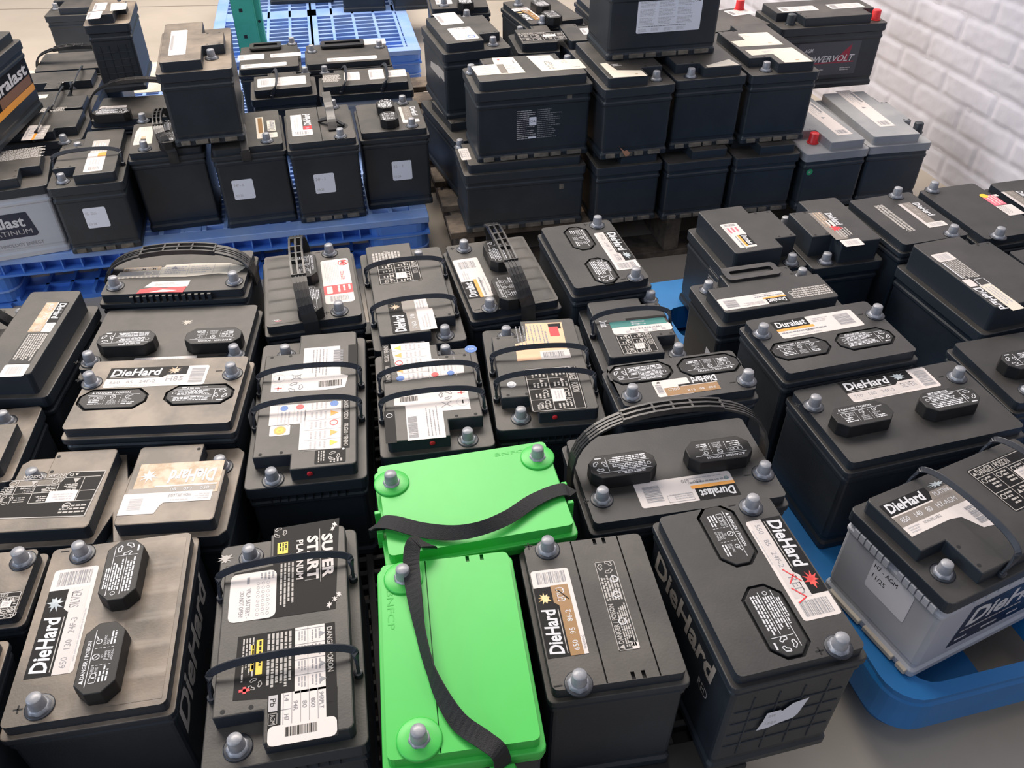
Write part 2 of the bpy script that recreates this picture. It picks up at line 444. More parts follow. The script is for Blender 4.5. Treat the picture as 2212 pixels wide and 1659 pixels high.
BATTERIES=[
{"id":"silver_front","ty":"raised","p":[-0.4872,0.5826,0.14],"a":10.08,"w":0.1844,"d":0.258,"h":0.19,"bk":0,"it":[["post",[[-47.9,108.8],[-49.1,-103.8]]],["capr",[[15,57.3],[13,-65.5]],90,[44,92]],["label","dh_silver",[[-76.6,87],[-24.3,87.1],[-21.7,-66],[-75.1,-65.8]],90]]},
{"id":"poison_corner","ty":"flat","p":[-0.6919,0.6195,0.14],"a":8.16,"w":0.2,"d":0.1124,"h":0.2,"bk":0,"it":[["post",[[79.3,32.4]]],["label","warn",[[50.2,-15.1],[91.6,-14.1],[93.9,-54.4],[53.7,-55.2]],0]]},
{"id":"corner_sliver","ty":"flat","p":[-0.6522,0.4166,0.14],"a":11,"w":0.172,"d":0.26,"h":0.2,"bk":0,"it":[]},
{"id":"h7_left","ty":"block","p":[-0.554,0.8009,0.14],"a":4.82,"w":0.322,"d":0.1704,"h":0.17,"bk":0.022,"it":[["post",[[-129.5,41.4],[133.4,45]]],["label","warn2",[[-146.3,8.1],[-79.9,7.4],[-70.2,31],[-21.2,29.4],[-26.4,-54.6],[-164.6,-48.8]],180],["label","dh_up",[[17.3,37.5],[67.8,37.9],[73.4,18],[142.3,16.8],[143.7,-16.9],[137.2,-58],[23.7,-50]],180]],"bow":1},
{"id":"band_front","ty":"flush","p":[-0.543,0.977,0.14],"a":3.66,"w":0.2553,"d":0.1715,"h":0.215,"bk":0,"it":[["post",[[-110.3,25.1],[103.9,35]]],["capf",[[-67.1,-15.2],[62.3,-12.2]],0,[98,42]],["label","dh_burn",[[-91.8,55.9],[63,64.3],[64.6,14.3],[-90.4,9.7]],0]]},
{"id":"rear_cap","ty":"raised","p":[-0.5852,1.1526,0.14],"a":4.34,"w":0.2763,"d":0.1807,"h":0.19,"bk":0,"it":[["post",[[-117.3,-64.8],[118.1,-63.1]]],["capr",[[-63.1,-31.8],[80.8,-34.1]],180,[92,44]],["label","strip",[[-47.3,-60.5],[53.6,-58.4],[55.7,-77.5],[-48.5,-77.7]],0],["smear",[16.5,37.5]]]},
{"id":"torn_red","ty":"flat","p":[-0.6163,1.3164,0.14],"a":4.96,"w":0.2621,"d":0.1464,"h":0.215,"bk":0,"it":[["post",[[-105.2,-40.3],[106.4,-42.5]]],["label","warn_torn",[[-114.5,13.8],[72.9,29],[118.9,-1.7],[81.3,-18.7],[-111,-7.4]],0],["label","redwhite_torn",[[-57.4,-28.8],[24.8,-31.8],[26.9,-72.3],[-66.6,-66.4]],0],["strap","x"],["ribs",0],["window",0]]},
{"id":"gold_long","ty":"block","p":[-0.8344,1.1184,0.14],"a":3.02,"w":0.1838,"d":0.2558,"h":0.185,"bk":0.04,"it":[["post",[[-28.1,90.3]]],["label","dh_goldlong",[[38.1,80.4],[69.8,81.7],[64.5,-123.8],[19.7,-121.5]],-90],["tri",0]]},
{"id":"step_left","ty":"block","p":[-0.8518,0.8907,0.14],"a":8.6,"w":0.242,"d":0.1673,"h":0.172,"bk":0.022,"it":[["post",[[75.5,50.6]]]]},
{"id":"red_side","ty":"raised","p":[-0.3766,1.3125,0.14],"a":13.9,"w":0.1774,"d":0.2519,"h":0.19,"bk":0,"it":[["post",[[42.8,104.3],[44.9,-100.6]]],["capr",[[-6.2,37.4],[-4.3,-79.9]],-90,[44,85]],["label","redwhite",[[25.2,81.6],[78.2,77.6],[72.4,-75],[20,-71.8]],-90],["strap","y"],["pink",[-62.7,-97.3]]]},
{"id":"h8_left","ty":"block","p":[-0.32,0.9919,0.14],"a":8.25,"w":0.1752,"d":0.3436,"h":0.172,"bk":0.022,"it":[["post",[[-45.9,137.1],[-46.8,-156.6]]],["label","pm",[[-12.3,123],[47.7,122.3],[49.5,45.9],[61.4,40.7],[56.5,12.1],[28.2,9.2],[-59.1,14.8],[-60.6,65.2],[-11.2,66.6]],-90],["label","warnc",[[-57.2,-18.2],[51.2,-21.1],[51.7,-127.7],[-9.1,-122.8],[-9.4,-65.5],[-56.3,-64.1]],-90],["label","orange",[[-54.5,-65.6],[-24.2,-66],[-23.8,-88.1],[-53.3,-87.7]],0],["label","recyc",[[14.6,-126.1],[59.4,-128.8],[58.8,-156.6],[14.8,-155.1]],-90],["hand",[[-3.5,51.7],[-4.9,-29.1]]],["reddot",[[7.1,-170.2]]]]},
{"id":"h8_mid","ty":"block","p":[-0.1293,1.0099,0.14],"a":9.26,"w":0.1732,"d":0.2479,"h":0.172,"bk":0.022,"it":[["post",[[33.9,107.8],[46.5,-104.3]]],["label","warnd",[[-57.6,124.8],[7.9,120.9],[7.8,74.6],[58.6,60.2],[57.4,29.8],[-48.5,24.2]],90],["label","pm2",[[-58.3,-8.1],[57.2,-12.2],[56.9,-60.2],[13.6,-57.4],[13.1,-116.7],[-43.2,-115.3],[-42.6,-37.3],[-59.6,-33.2]],90],["hand",[[-14.7,38.4],[-5.3,-26.9]]],["bluedot",[78.3,119]],["reddot",[[-7.6,-126.2]]]]},
{"id":"h7_mid","ty":"block","p":[-0.1925,1.3077,0.14],"a":12.44,"w":0.1631,"d":0.3253,"h":0.172,"bk":0.022,"it":[["post",[[32.9,117.5],[45.5,-142.3]]],["label","warn",[[-51.3,76.7],[-1.8,81.4],[-1.6,52.4],[26.9,46.2],[26.4,9.9],[-53.2,11.1]],-90],["label","warns",[[-60.2,127.4],[-1.9,120.1],[-5.1,83.9],[-58.1,90.2]],-90],["label","dh_taupe",[[-40.6,-54.3],[28.7,-46.3],[31.7,-77.6],[20.7,-80.9],[12.7,-146.4],[-45.3,-147.7]],90],["hand",[[-1.4,61.4],[6.3,-71.3]]]]},
{"id":"h7_beige","ty":"block","p":[0.0477,1.0735,0.14],"a":6.78,"w":0.1735,"d":0.262,"h":0.172,"bk":0.022,"it":[["post",[[-45.5,108],[-46.5,-106.2]]],["label","beige",[[-11.9,112.3],[52,110.2],[48.5,10.2],[-38,9.2],[-36.3,55.6],[-15.3,63.1]],-90],["label","warn",[[-27.2,-12.8],[55.7,-20.9],[48.4,-118.6],[-10.4,-114.4],[-7.9,-65.6],[-31.3,-58.5]],-90],["hand",[[-30.8,22.6],[-16.8,-43.4]]],["reddot",[[4.4,-141]]],["whitedot",[-54.6,-49]]]},
{"id":"strap_mid","ty":"raised","p":[-0.0237,1.3579,0.14],"a":15.6,"w":0.1727,"d":0.2514,"h":0.19,"bk":0,"it":[["post",[[-47.1,99],[-48.2,-111.6]]],["capr",[[6.6,41.4],[-9.3,-85.8]],90,[44,85]],["label","dl_v",[[-75.3,63.4],[-28.1,63.9],[-31.6,-77.2],[-83.1,-70.9]],90],["strap","y2"]]},
{"id":"silver_far","ty":"flush","p":[0.1549,1.3903,0.14],"a":14.59,"w":0.1557,"d":0.2375,"h":0.215,"bk":0,"it":[["post",[[41.5,95.2],[46.4,-105.3]]],["capf",[[-8.7,55.3],[-5.2,-67.3]],-90,[42,85]],["label","dh_silver2",[[25.5,70.2],[67,62],[72.2,-74.5],[21.6,-76.2]],-90]]},
{"id":"teal","ty":"block","p":[0.2121,1.1794,0.14],"a":9.79,"w":0.1545,"d":0.1851,"h":0.172,"bk":0.022,"it":[["post",[[62.4,100.4],[61,-64]]],["label","teal",[[-39.2,20.3],[62.8,24.7],[66.8,-22.3],[-41.9,-21.1]],-90],["label","warn",[[-39.9,-21.5],[23.7,-25.4],[21.7,-78.6],[-40.6,-76.1]],-90],["hand",[[15.3,24.4]]]]},
{"id":"gold_flush","ty":"flush","p":[0.2654,1.0124,0.14],"a":11.51,"w":0.2258,"d":0.1121,"h":0.215,"bk":0,"it":[["post",[[-89.5,-28.7],[98.2,-29.2]]],["capf",[[-58.4,22.9],[56,21.2]],180,[98,42]],["label","dh_gold180",[[-49.1,-1.1],[55.2,-2.9],[48.7,-38.1],[-49.9,-42.3]],180]]},
{"id":"strap_big","ty":"raised","p":[0.231,0.8398,0.14],"a":10.83,"w":0.2878,"d":0.1758,"h":0.19,"bk":0,"it":[["post",[[-116.7,-40.8],[122,-35.9]]],["capr",[[-76.9,-0.7],[67.1,2.3]],180,[95,44]],["label","dl180",[[-67.6,-23.2],[76.7,-19.1],[75,-65.9],[-65.4,-69.9]],180],["strap","x2"]]},
{"id":"red_front","ty":"flush","p":[0.2969,0.6278,0.14],"a":14.03,"w":0.1699,"d":0.2484,"h":0.215,"bk":0,"it":[["post",[[47,105.4],[48,-110.7]]],["capf",[[-4.1,70.3],[-4.4,-61.2]],-90,[46,95]],["label","dh_red",[[29.8,86.6],[76.1,80.1],[77.8,-71.8],[25.1,-70.5]],-90],["tornlab",0],["casegrid",0],["lefttext","DieHard","plain"]]},
{"id":"silver_right","ty":"raised","p":[0.612,0.9679,0.14],"a":15.37,"w":0.3115,"d":0.1789,"h":0.19,"bk":0,"it":[["post",[[-136.7,41.6],[124.7,43.2]]],["capr",[[-91.3,-12.8],[57.9,-17.1]],0,[95,44]],["label","dh_silver3",[[-66.2,79.9],[88.6,82.9],[90.2,29.8],[-73.9,34.6]],0]]},
{"id":"gold_label_right","ty":"flush","p":[0.5318,1.1234,0.14],"a":15.13,"w":0.2484,"d":0.1604,"h":0.215,"bk":0,"it":[["post",[[-107.9,31.2],[108.3,31.4]]],["capf",[[-65.1,-20.3],[52.9,-23.7]],0,[98,42]],["label","dl",[[-79.3,60],[75.1,56.7],[75.8,8],[-78.6,13.2]],0]]},
{"id":"block_handle","ty":"block","p":[0.4721,1.2929,0.14],"a":14.18,"w":0.2503,"d":0.1382,"h":0.178,"bk":0.022,"it":[["post",[[-96.7,45.4],[95.7,43.2]]],["label","dl_b",[[-112.9,-17.9],[17.5,-15.2],[17.2,-46.5],[-109.4,-56.6]],180],["label","warns",[[21.7,-16.3],[102.9,-16.4],[109.4,-40.1],[29.7,-53.5]],180],["foldh",0]]},
{"id":"tall_sticker","ty":"block","p":[0.4769,1.4843,0.14],"a":14.79,"w":0.1737,"d":0.1944,"h":0.172,"bk":0.045,"it":[["post",[[54.9,79.8],[56.9,-80.5]]],["label","dl_p",[[-62.9,24.6],[-20.8,21.1],[-18.5,-72],[-49,-70.9]],-90],["badge",0]]},
{"id":"red_star","ty":"block","p":[0.6439,1.5115,0.14],"a":13.17,"w":0.1564,"d":0.198,"h":0.172,"bk":0.045,"it":[["post",[[-51.7,72.8],[-40.5,-78.8]]],["label","dh_star",[[-29.5,37],[13.2,37.4],[26.3,-101.1],[-23,-103.4]],-90]]},
{"id":"flush_back","ty":"flat","p":[0.8096,1.5297,0.14],"a":16.17,"w":0.1623,"d":0.2009,"h":0.215,"bk":0,"it":[["post",[[33.7,84.1],[40.8,-85.1]]],["label","dh_thin",[[16.6,56.3],[57.9,49.9],[66.5,-43.5],[13.7,-58]],-90],["label","warns",[[-39.4,61.6],[-16.6,57.7],[-17.2,-51.7],[-40.3,-57.1]],-90]]},
{"id":"pink_label","ty":"flat","p":[0.9718,1.5614,0.14],"a":15.39,"w":0.1513,"d":0.2254,"h":0.215,"bk":0,"it":[["post",[[-40.2,99.9],[-40.3,-104]]],["label","pink",[[55.1,51.8],[83.6,46.8],[77.6,-32],[28.6,-44.3]],-90]]},
{"id":"corner_back","ty":"flat","p":[1.1489,1.5883,0.14],"a":14,"w":0.172,"d":0.24,"h":0.215,"bk":0,"it":[["label","dh_thin",[[-76,77.3],[-32.8,70.4],[-36.7,-19.9],[-88.7,-15.5]],-90]]},
{"id":"long_label","ty":"block","p":[0.8706,1.3116,0.14],"a":17.68,"w":0.176,"d":0.2418,"h":0.18,"bk":0.05,"it":[["post",[[64.3,103.6]]],["label","longlab",[[-80.3,68.1],[-40.8,67.9],[-17,-124.8],[-64.3,-128.3]],-90]]},
{"id":"sliver_right","ty":"flat","p":[1.0898,1.3449,0.14],"a":14,"w":0.2492,"d":0.1715,"h":0.215,"bk":0,"it":[]},
{"id":"cap_right","ty":"raised","p":[0.8973,1.0876,0.14],"a":14,"w":0.27,"d":0.172,"h":0.19,"bk":0,"it":[["capr",[[-57.6,-6.6]],180,[95,44]],["post",[[-91.9,-57.7]]]]},
{"id":"agm","ty":"block","p":[0.6512,0.7653,0.14],"a":25.28,"w":0.315,"d":0.179,"h":0.172,"bk":0.022,"it":[["post",[[-127.3,-47.5]]],["label","dh_h7",[[-138,3],[-138,62],[-11,62],[-11,-30],[-39,-26],[-52,0],[-68,4]],0],["label","warn3",[[22,60],[140,60],[140,-25],[22,-25]],0],["hand2",0]],"case":"grey"},
{"id":"green_front","ty":"green","p":[-0.0657,0.5343,0.14],"a":8.44,"w":0.1704,"d":0.2588,"h":0.215,"bk":0,"it":[["post",[[-51.9,100],[-45.3,-105.7]]],["seam","v",[[-22.9,127.7],[-26.1,-129]]]]},
{"id":"green_back","ty":"green","p":[-0.0534,0.7634,0.14],"a":12.55,"w":0.2524,"d":0.1711,"h":0.215,"bk":0,"it":[["post",[[-103.6,43.2],[102.5,48.7]]],["seam","h",[[-120.5,-24.4],[135.9,-22.7]]]]},
{"id":"gold_front","ty":"flat3","p":[0.1058,0.5946,0.14],"a":8.77,"w":0.1648,"d":0.2138,"h":0.205,"bk":0,"it":[["post",[[-46.8,91.8],[-46.9,-96.6]]],["label","dh_gold",[[-74.2,61.4],[-26.9,60.3],[-27.5,-61.4],[-75.3,-61.1]],90],["label","warn_long",[[6.5,62.5],[30.6,62.5],[34.1,-63.6],[8.4,-63.8]],90],["lefttext2",0]]},
{"id":"superstart","ty":"block","p":[-0.2694,0.5735,0.14],"a":10.89,"w":0.1769,"d":0.3075,"h":0.172,"bk":0.022,"it":[["post",[[-48.8,129],[-50.7,-130.8]]],["label","ss1",[[-16.5,153],[68.9,156.3],[62.1,46.2],[60,12.2],[-30,12.8],[-64.3,20.6],[-63.6,88],[-16,92.1]],-90],["label","ss2",[[-56.3,-18.2],[3.9,-6.3],[49.3,-10.6],[58.2,-16.7],[61,-128.1],[60.4,-147.5],[-11.8,-148.5],[-15.3,-85.7],[-60.7,-83.7]],-90],["hand",[[-2.3,85.1],[0.3,-50.9]]],["splat",[-82.1,132.6]]]},
{"id":"grey_side","ty":"block","p":[-1.2411,1.7776,0.14],"a":19.62,"w":0.315,"d":0.1675,"h":0.172,"bk":0.022,"it":[["post",[[127.6,-1.9]]],["label","warns",[[7.2,89.9],[158,92.7],[153.3,26.9],[6.7,32.8]],0],["greytext",0]],"case":"grey"},
{"id":"h5_sticker","ty":"block","p":[-1.0114,1.8808,0.14],"a":14.43,"w":0.1652,"d":0.2718,"h":0.172,"bk":0.022,"it":[["post",[[-50.6,-104.2],[-36.4,66.8]]],["label","dl_s",[[1.2,66.4],[41.2,68.5],[41.2,-114.2],[-1.4,-114.1]],90],["stk","H5 - DLG","10/24",0],["hand",[[-26.3,-26.5]]],["ledge",0]]},
{"id":"strap_left","ty":"raised","p":[-0.845,1.9515,0.14],"a":15.37,"w":0.1763,"d":0.1914,"h":0.205,"bk":0,"it":[["post",[[-47.1,-69.7]]],["label","tan",[[-75.1,65.6],[-41.9,65.1],[-25.4,-41.9],[-77.4,-39.7]],90],["strap","y3"],["capr",[[-0.7,3.8],[10.5,-61]],90,[44,75]]]},
{"id":"sticker_two","ty":"raised","p":[-0.6597,1.9871,0.14],"a":15.31,"w":0.1766,"d":0.2267,"h":0.205,"bk":0,"it":[["post",[[46.6,-84.9]]],["label","goldtan",[[23.5,66.6],[70.9,69.2],[74.9,-67.5],[24.5,-65.1]],90],["stk","24F - 6","02/25",-0.03],["clip",0]]},
{"id":"sticker_three","ty":"flat3","p":[-0.4824,2.0126,0.14],"a":14.11,"w":0.1715,"d":0.2277,"h":0.21,"bk":0,"it":[["post",[[44.7,-92.7],[42.4,95.4]]],["label","redsq",[[-70.6,67.1],[-20.8,67.1],[-17.8,-66.1],[-67.5,-65]],90],["stk","24F - 3","04/25",-0.01],["hub",0],["ledge",0]]},
{"id":"sticker_four","ty":"raised","p":[-0.3123,2.0696,0.14],"a":12.96,"w":0.174,"d":0.1965,"h":0.205,"bk":0,"it":[["post",[[42.2,80.2],[46.3,-71.8]]],["capr",[[-7.4,30.6],[-7,-49.3]],90,[44,60]],["label","dh_thin",[[20.6,52.9],[69.8,57.8],[72.9,-48.3],[32.7,-51.1]],-90],["stk","35 - 1","11/24",0.01]]},
{"id":"m1","ty":"block","p":[-1.2209,2.0535,0.14],"a":12,"w":0.2458,"d":0.1547,"h":0.172,"bk":0.022,"it":[["post",[[85,-91.1]]],["label","dl_s",[[-6.6,-20.6],[45.9,-19.7],[51.2,-112.8],[-4,-112.4]],0],["hand",[[29.6,-27.9]]]]},
{"id":"m3","ty":"raised","p":[-0.9552,2.1317,0.14],"a":10,"w":0.2569,"d":0.1699,"h":0.205,"bk":0,"it":[["label","white",[[-120.1,14.8],[-52.2,22.2],[-50.2,-9.7],[-116.8,-20]],0],["capr",[[-68.6,-74.6]],0,[90,40]],["post",[[7.2,-98.6]]],["strap","x4"]]},
{"id":"m2","ty":"block","p":[-1.2466,2.2074,0.14],"a":12,"w":0.2146,"d":0.1552,"h":0.17,"bk":0.022,"it":[["label","warns",[[-8.9,-62.1],[55.4,-56.1],[60.3,-114.2],[-5.3,-113]],0],["hand",[[27.1,-97.1]]]]},
{"id":"m4","ty":"block","p":[-1.292,2.3589,0.14],"a":12,"w":0.2185,"d":0.158,"h":0.17,"bk":0.022,"it":[["post",[[40.8,-12.4]]],["label","cream",[[-26.8,-114.3],[2.6,-113.5],[2.1,-140.6],[-16.8,-140]],0],["hand",[[63.1,-131]]]]},
{"id":"m5","ty":"flat","p":[-1.2944,2.5257,0.14],"a":12,"w":0.2313,"d":0.1673,"h":0.19,"bk":0,"it":[["label","white",[[-48.6,-153.9],[-12.9,-146.5],[-3.3,-185.3],[-43.7,-191.5]],0],["strap","x3"]]},
{"id":"p3","ty":"block","p":[-0.6515,2.358,0.14],"a":13.62,"w":0.1826,"d":0.1493,"h":0.17,"bk":0.022,"it":[["post",[[66.1,97.8]]],["label","white",[[-68.3,43.4],[67.5,3.7],[62.4,-46.7],[-68.8,-37.2]],0],["hand",[[-15.5,0.3]]]]},
{"id":"p4","ty":"block","p":[-0.4231,2.3914,0.14],"a":11.07,"w":0.2639,"d":0.1481,"h":0.17,"bk":0.022,"it":[["post",[[-112.5,108.8]]],["label","white",[[-58.4,35.4],[-10.4,41.5],[-16.6,-25],[-58.3,-28]],0],["label","white",[[10.2,53.1],[61.8,43.2],[48.4,-30],[14.3,-30.9]],0],["label","white",[[66.5,34.6],[122.6,31.6],[115,-20.3],[59.3,-24.6]],0],["label","warns",[[-117.7,27.8],[-74.6,23.3],[-63.5,-30.7],[-116.2,-27.9]],0],["hand",[[-53.1,30.3],[61.5,23.8]]]],"case":"grey"},
{"id":"p1","ty":"flat","p":[-0.7341,2.5605,0.14],"a":12.69,"w":0.1821,"d":0.2139,"h":0.19,"bk":0,"it":[["post",[[69.6,101.3]]],["label","white",[[-95.2,29],[-13.3,27.9],[-15.9,-13.5],[-89.8,-21.9]],0],["label","white",[[1.8,24.6],[94.2,17.1],[93.2,-16.6],[5.8,-10]],0],["label","white",[[-82.3,-55.9],[51.4,-61.1],[48.2,-92.6],[-78.9,-88.4]],0],["foldp",0]]},
{"id":"p2","ty":"flat","p":[-0.5052,2.5976,0.14],"a":11.73,"w":0.2561,"d":0.1864,"h":0.19,"bk":0,"it":[["post",[[-104.5,26.4],[101.3,28.1]]],["label","white",[[-62.4,-45.1],[81.6,-40.9],[90.3,-71.8],[-63.4,-73.5]],0],["label","white",[[28.9,123.6],[125.8,94.9],[122.6,59.3],[46.3,56.9]],0],["foldp",0]]},
{"id":"c1","ty":"block","p":[0.0161,1.9496,0.14],"a":11.52,"w":0.302,"d":0.175,"h":0.155,"bk":0.022,"it":[["post",[[-135.7,75.8]]],["label","white",[[-149.5,17.6],[-127.5,18.7],[-124.3,-45.8],[-149.5,-48.6]],0],["ledge",0],["nub",0]]},
{"id":"c2","ty":"block","p":[0.2559,2.0287,0.14],"a":12.75,"w":0.1718,"d":0.278,"h":0.155,"bk":0.022,"it":[["ledge",0]]},
{"id":"c3","ty":"block","p":[0.4316,2.0549,0.14],"a":13.22,"w":0.1719,"d":0.278,"h":0.155,"bk":0.022,"it":[["ledge",0]]},
{"id":"c4","ty":"block","p":[0.6098,2.0827,0.14],"a":11.31,"w":0.1721,"d":0.2772,"h":0.155,"bk":0.022,"it":[["ledge",0]]},
{"id":"c5","ty":"block","p":[0.783,2.1269,0.14],"a":12.93,"w":0.1755,"d":0.3141,"h":0.155,"bk":0.022,"it":[["postred",[[-38,-92.4]]],["label","warnl",[[9.4,110.8],[50.3,107.8],[65.8,-111.8],[23.1,-112.7]],-90],["greendot",0]],"lid":"greylid"},
{"id":"c6","ty":"block","p":[0.9627,2.1705,0.14],"a":10.01,"w":0.1748,"d":0.315,"h":0.155,"bk":0.022,"it":[["postblk",[[80.6,-90.1]]],["label","warnl",[[-32.8,161],[8.2,157.2],[18.8,-111],[-26.7,-70.7]],-90]],"lid":"greylid"},
{"id":"c0","ty":"block","p":[-0.1219,2.197,0.14],"a":22.02,"w":0.175,"d":0.2997,"h":0.155,"bk":0.022,"it":[]},
{"id":"d1","ty":"block","p":[0.0328,1.9691,0.315],"a":13.01,"w":0.2791,"d":0.1688,"h":0.17,"bk":0.022,"it":[["post",[[-123.5,45.7],[115.3,56.3]]],["label","pblab1",[[-67.7,73.3],[-17.6,66.2],[-11.7,-39.9],[-123,-34],[-128,25.7],[-71.1,30.5]],0],["label","pblab2",[[15.8,67.1],[72.8,62.7],[75.2,28.6],[132.1,19.9],[133.9,-41.4],[27,-40.9]],0],["ledge",0],["blkprint",0],["nub2",0]]},
{"id":"d2","ty":"block","p":[0.26,2.0336,0.315],"a":14.01,"w":0.1758,"d":0.278,"h":0.17,"bk":0.022,"it":[["post",[[51.1,-103.4]]],["label","cream",[[-64.1,-32.7],[-47.3,-30.4],[-39.4,-83],[14.7,-96.3],[15.4,-133.2],[-63.4,-126]],0],["ledge",0],["whitedotf",0]]},
{"id":"d3","ty":"block","p":[0.4388,2.0905,0.315],"a":12.62,"w":0.1782,"d":0.278,"h":0.17,"bk":0.022,"it":[["post",[[-47.4,-119]]],["label","cream",[[-11.2,-115.7],[60,-86.1],[67.7,-126.6],[-10.8,-128.4]],0],["ledge",0]]},
{"id":"d4","ty":"block","p":[0.6198,2.1401,0.315],"a":11.07,"w":0.1745,"d":0.315,"h":0.17,"bk":0.022,"it":[["post",[[-40.1,-126.9]]],["label","cream",[[-62.7,-46.3],[59.4,-47.7],[64.2,-150.4],[-4.9,-145.3],[-6,-82.8],[-61.2,-85]],0],["label","cream",[[-30.3,74.6],[49.3,73.8],[49.1,-23.5],[-66.5,-19.3],[-71,21.9],[-31,28]],0],["ledge",0]]},
{"id":"d0","ty":"block","p":[-0.1256,2.2562,0.315],"a":18.31,"w":0.1796,"d":0.241,"h":0.17,"bk":0.022,"it":[["post",[[48.7,152],[50.4,-88.4]]],["label","white",[[-52.9,140.2],[10,132.9],[9.9,35.1],[-50.7,34.3]],0],["label","chip",[[-46,4.5],[11.8,1.8],[16.1,-93.4],[-47.3,-95.3]],-90],["lefttag",0]]},
{"id":"b1","ty":"block","p":[0.1224,2.3116,0.285],"a":10.54,"w":0.2479,"d":0.16,"h":0.17,"bk":0.022,"it":[["post",[[-90,76.1]]],["label","warn",[[-110.4,3.8],[10.8,25.4],[13.3,-60.7],[-109,-53.6]],0],["label","white",[[65.3,27.6],[115.8,22.5],[108.4,-24],[60.8,-31]],0]],"bow":1},
{"id":"b2","ty":"raised","p":[0.0846,2.5223,0.285],"a":21.15,"w":0.171,"d":0.2385,"h":0.19,"bk":0,"it":[["post",[[-47.1,69.4],[-45.5,-112.2]]],["capr",[[-7.6,-6.3],[-19.2,-113.7]],90,[44,70]],["label","dh_gold",[[-74.9,46],[-24.5,31.6],[-38.8,-79.2],[-86,-79.1]],90]]},
{"id":"b3","ty":"flat","p":[0.2927,2.5303,0.285],"a":14,"w":0.172,"d":0.24,"h":0.2,"bk":0,"it":[]},
{"id":"b0","ty":"raised","p":[-0.1668,2.6529,0.285],"a":8.26,"w":0.1756,"d":0.24,"h":0.19,"bk":0,"it":[["post",[[-45.4,-83.1]]],["capr",[[14.2,-116.5]],90,[44,70]],["label","white",[[-66.7,-23.8],[-17.6,-11.4],[-21.1,-67.9],[-67.4,-70.7]],0]]},
{"id":"powervolt","ty":"block","p":[0.8561,2.4325,0.315],"a":11.54,"w":0.3123,"d":0.175,"h":0.17,"bk":0.022,"it":[["postblk",[[-113.8,-47.3]]],["postred",[[133.9,-54.8]]],["label","white",[[-125.2,15.2],[-19.8,37.5],[-14.4,-13.8],[-124.7,-16.5]],0],["label","white",[[20.2,22.3],[119.4,32],[124.2,-12.8],[21.9,-17.5]],0],["pv",0]]},
{"id":"p5","ty":"flat","p":[0.5875,2.4031,0.315],"a":23.91,"w":0.1909,"d":0.1734,"h":0.17,"bk":0,"it":[["postred",[[89.6,63.6]]],["label","white",[[51.9,70.5],[113,63],[108,12.9],[22.6,17.6]],0]]},
{"id":"e1","ty":"block","p":[0.3371,2.1165,0.507],"a":12.64,"w":0.2792,"d":0.175,"h":0.17,"bk":0.022,"it":[["ledge",0],["bigw",0]]},
{"id":"s1","ty":"block","p":[-0.7482,2.0111,0.36],"a":15.06,"w":0.1644,"d":0.3008,"h":0.17,"bk":0.022,"it":[["post",[[38.6,-71.9]]],["label","white",[[-52.9,78.7],[-13.6,82.9],[-14.5,-100.2],[-50.4,-97.1]],0],["ledge",0]]},
{"id":"s2","ty":"block","p":[-1.5524,3.1508,0.14],"a":9,"w":0.175,"d":0.242,"h":0.17,"bk":0.022,"it":[["post",[[-65.5,-37.6]]]]},
{"id":"s3","ty":"block","p":[-1.046,2.2793,0.365],"a":14.42,"w":0.1115,"d":0.2023,"h":0.17,"bk":0.022,"it":[["post",[[14.5,8]]],["label","white",[[-32.5,10.1],[-2.6,15.2],[0.5,-56],[-29.9,-60.4]],0],["label","white",[[-40.7,-61.7],[-5.4,-62.6],[-5,-125.6],[-37.2,-125.1]],0],["label","cream",[[8,-0.1],[47.8,-1.6],[49.7,-60.2],[12.7,-67.1]],0],["ribface",0]]},
{"id":"s4","ty":"block","p":[-1.2992,1.9796,0.345],"a":3,"w":0.175,"d":0.3,"h":0.17,"bk":0.022,"it":[["sideD",0]]},
{"id":"t1","ty":"flat","p":[-0.9178,3.8773,0.14],"a":9.05,"w":0.2718,"d":0.172,"h":0.2,"bk":0,"it":[]},
{"id":"t2","ty":"flat","p":[-0.6383,3.7963,0.14],"a":9.04,"w":0.1806,"d":0.24,"h":0.2,"bk":0,"it":[["orangestr",0]]},
{"id":"t3","ty":"flat","p":[-0.4362,3.8211,0.14],"a":10.6,"w":0.1672,"d":0.24,"h":0.2,"bk":0,"it":[]}
]
# ---------------------------------------------------------------- labels (all drawn in their own reading frame)
def base(p, col, r=0.004, poly=None):
    if poly and len(poly) > 4:
        p.poly(poly, col, 1)
    else:
        p.rrect(0, 0, 1, 1, col, 1, r)


def L_diehard(p, poly, band=SILV, tag='SILVER', tagm=INKG, nums='650   130   24F-3', burst=BURSTM, numm=INKG, frame=WHITE, seed=1, bar=True):
    base(p, frame)
    p.rect(0.0, .44, .79, 1, INKK, 2)
    p.rect(0.0, .10, .80, .44, band, 2)
    p.poly([(.56, .44), (.60, .56), (.80, .56), (.80, .44)], band, 3)
    p.text('DieHard', .03, .56, .53, .93, INKW, 3, bold=.028, shear=.12)
    p.rect(.03, .485, .52, .505, INKP, 3)
    p.burst(.66, .78, .085, .21, burst, 3, seed)
    p.text(nums, .05, .19, .50, .33, numm, 3)
    if tag:
        p.text(tag, .60, .24, .77, .46, tagm, 3)
    p.lines(.10, .02, .60, .085, 1, INKF, 2, random.Random(seed))
    if bar:
        p.bars(.83, .12, .97, .88, INKG, 2, 22, True, seed)


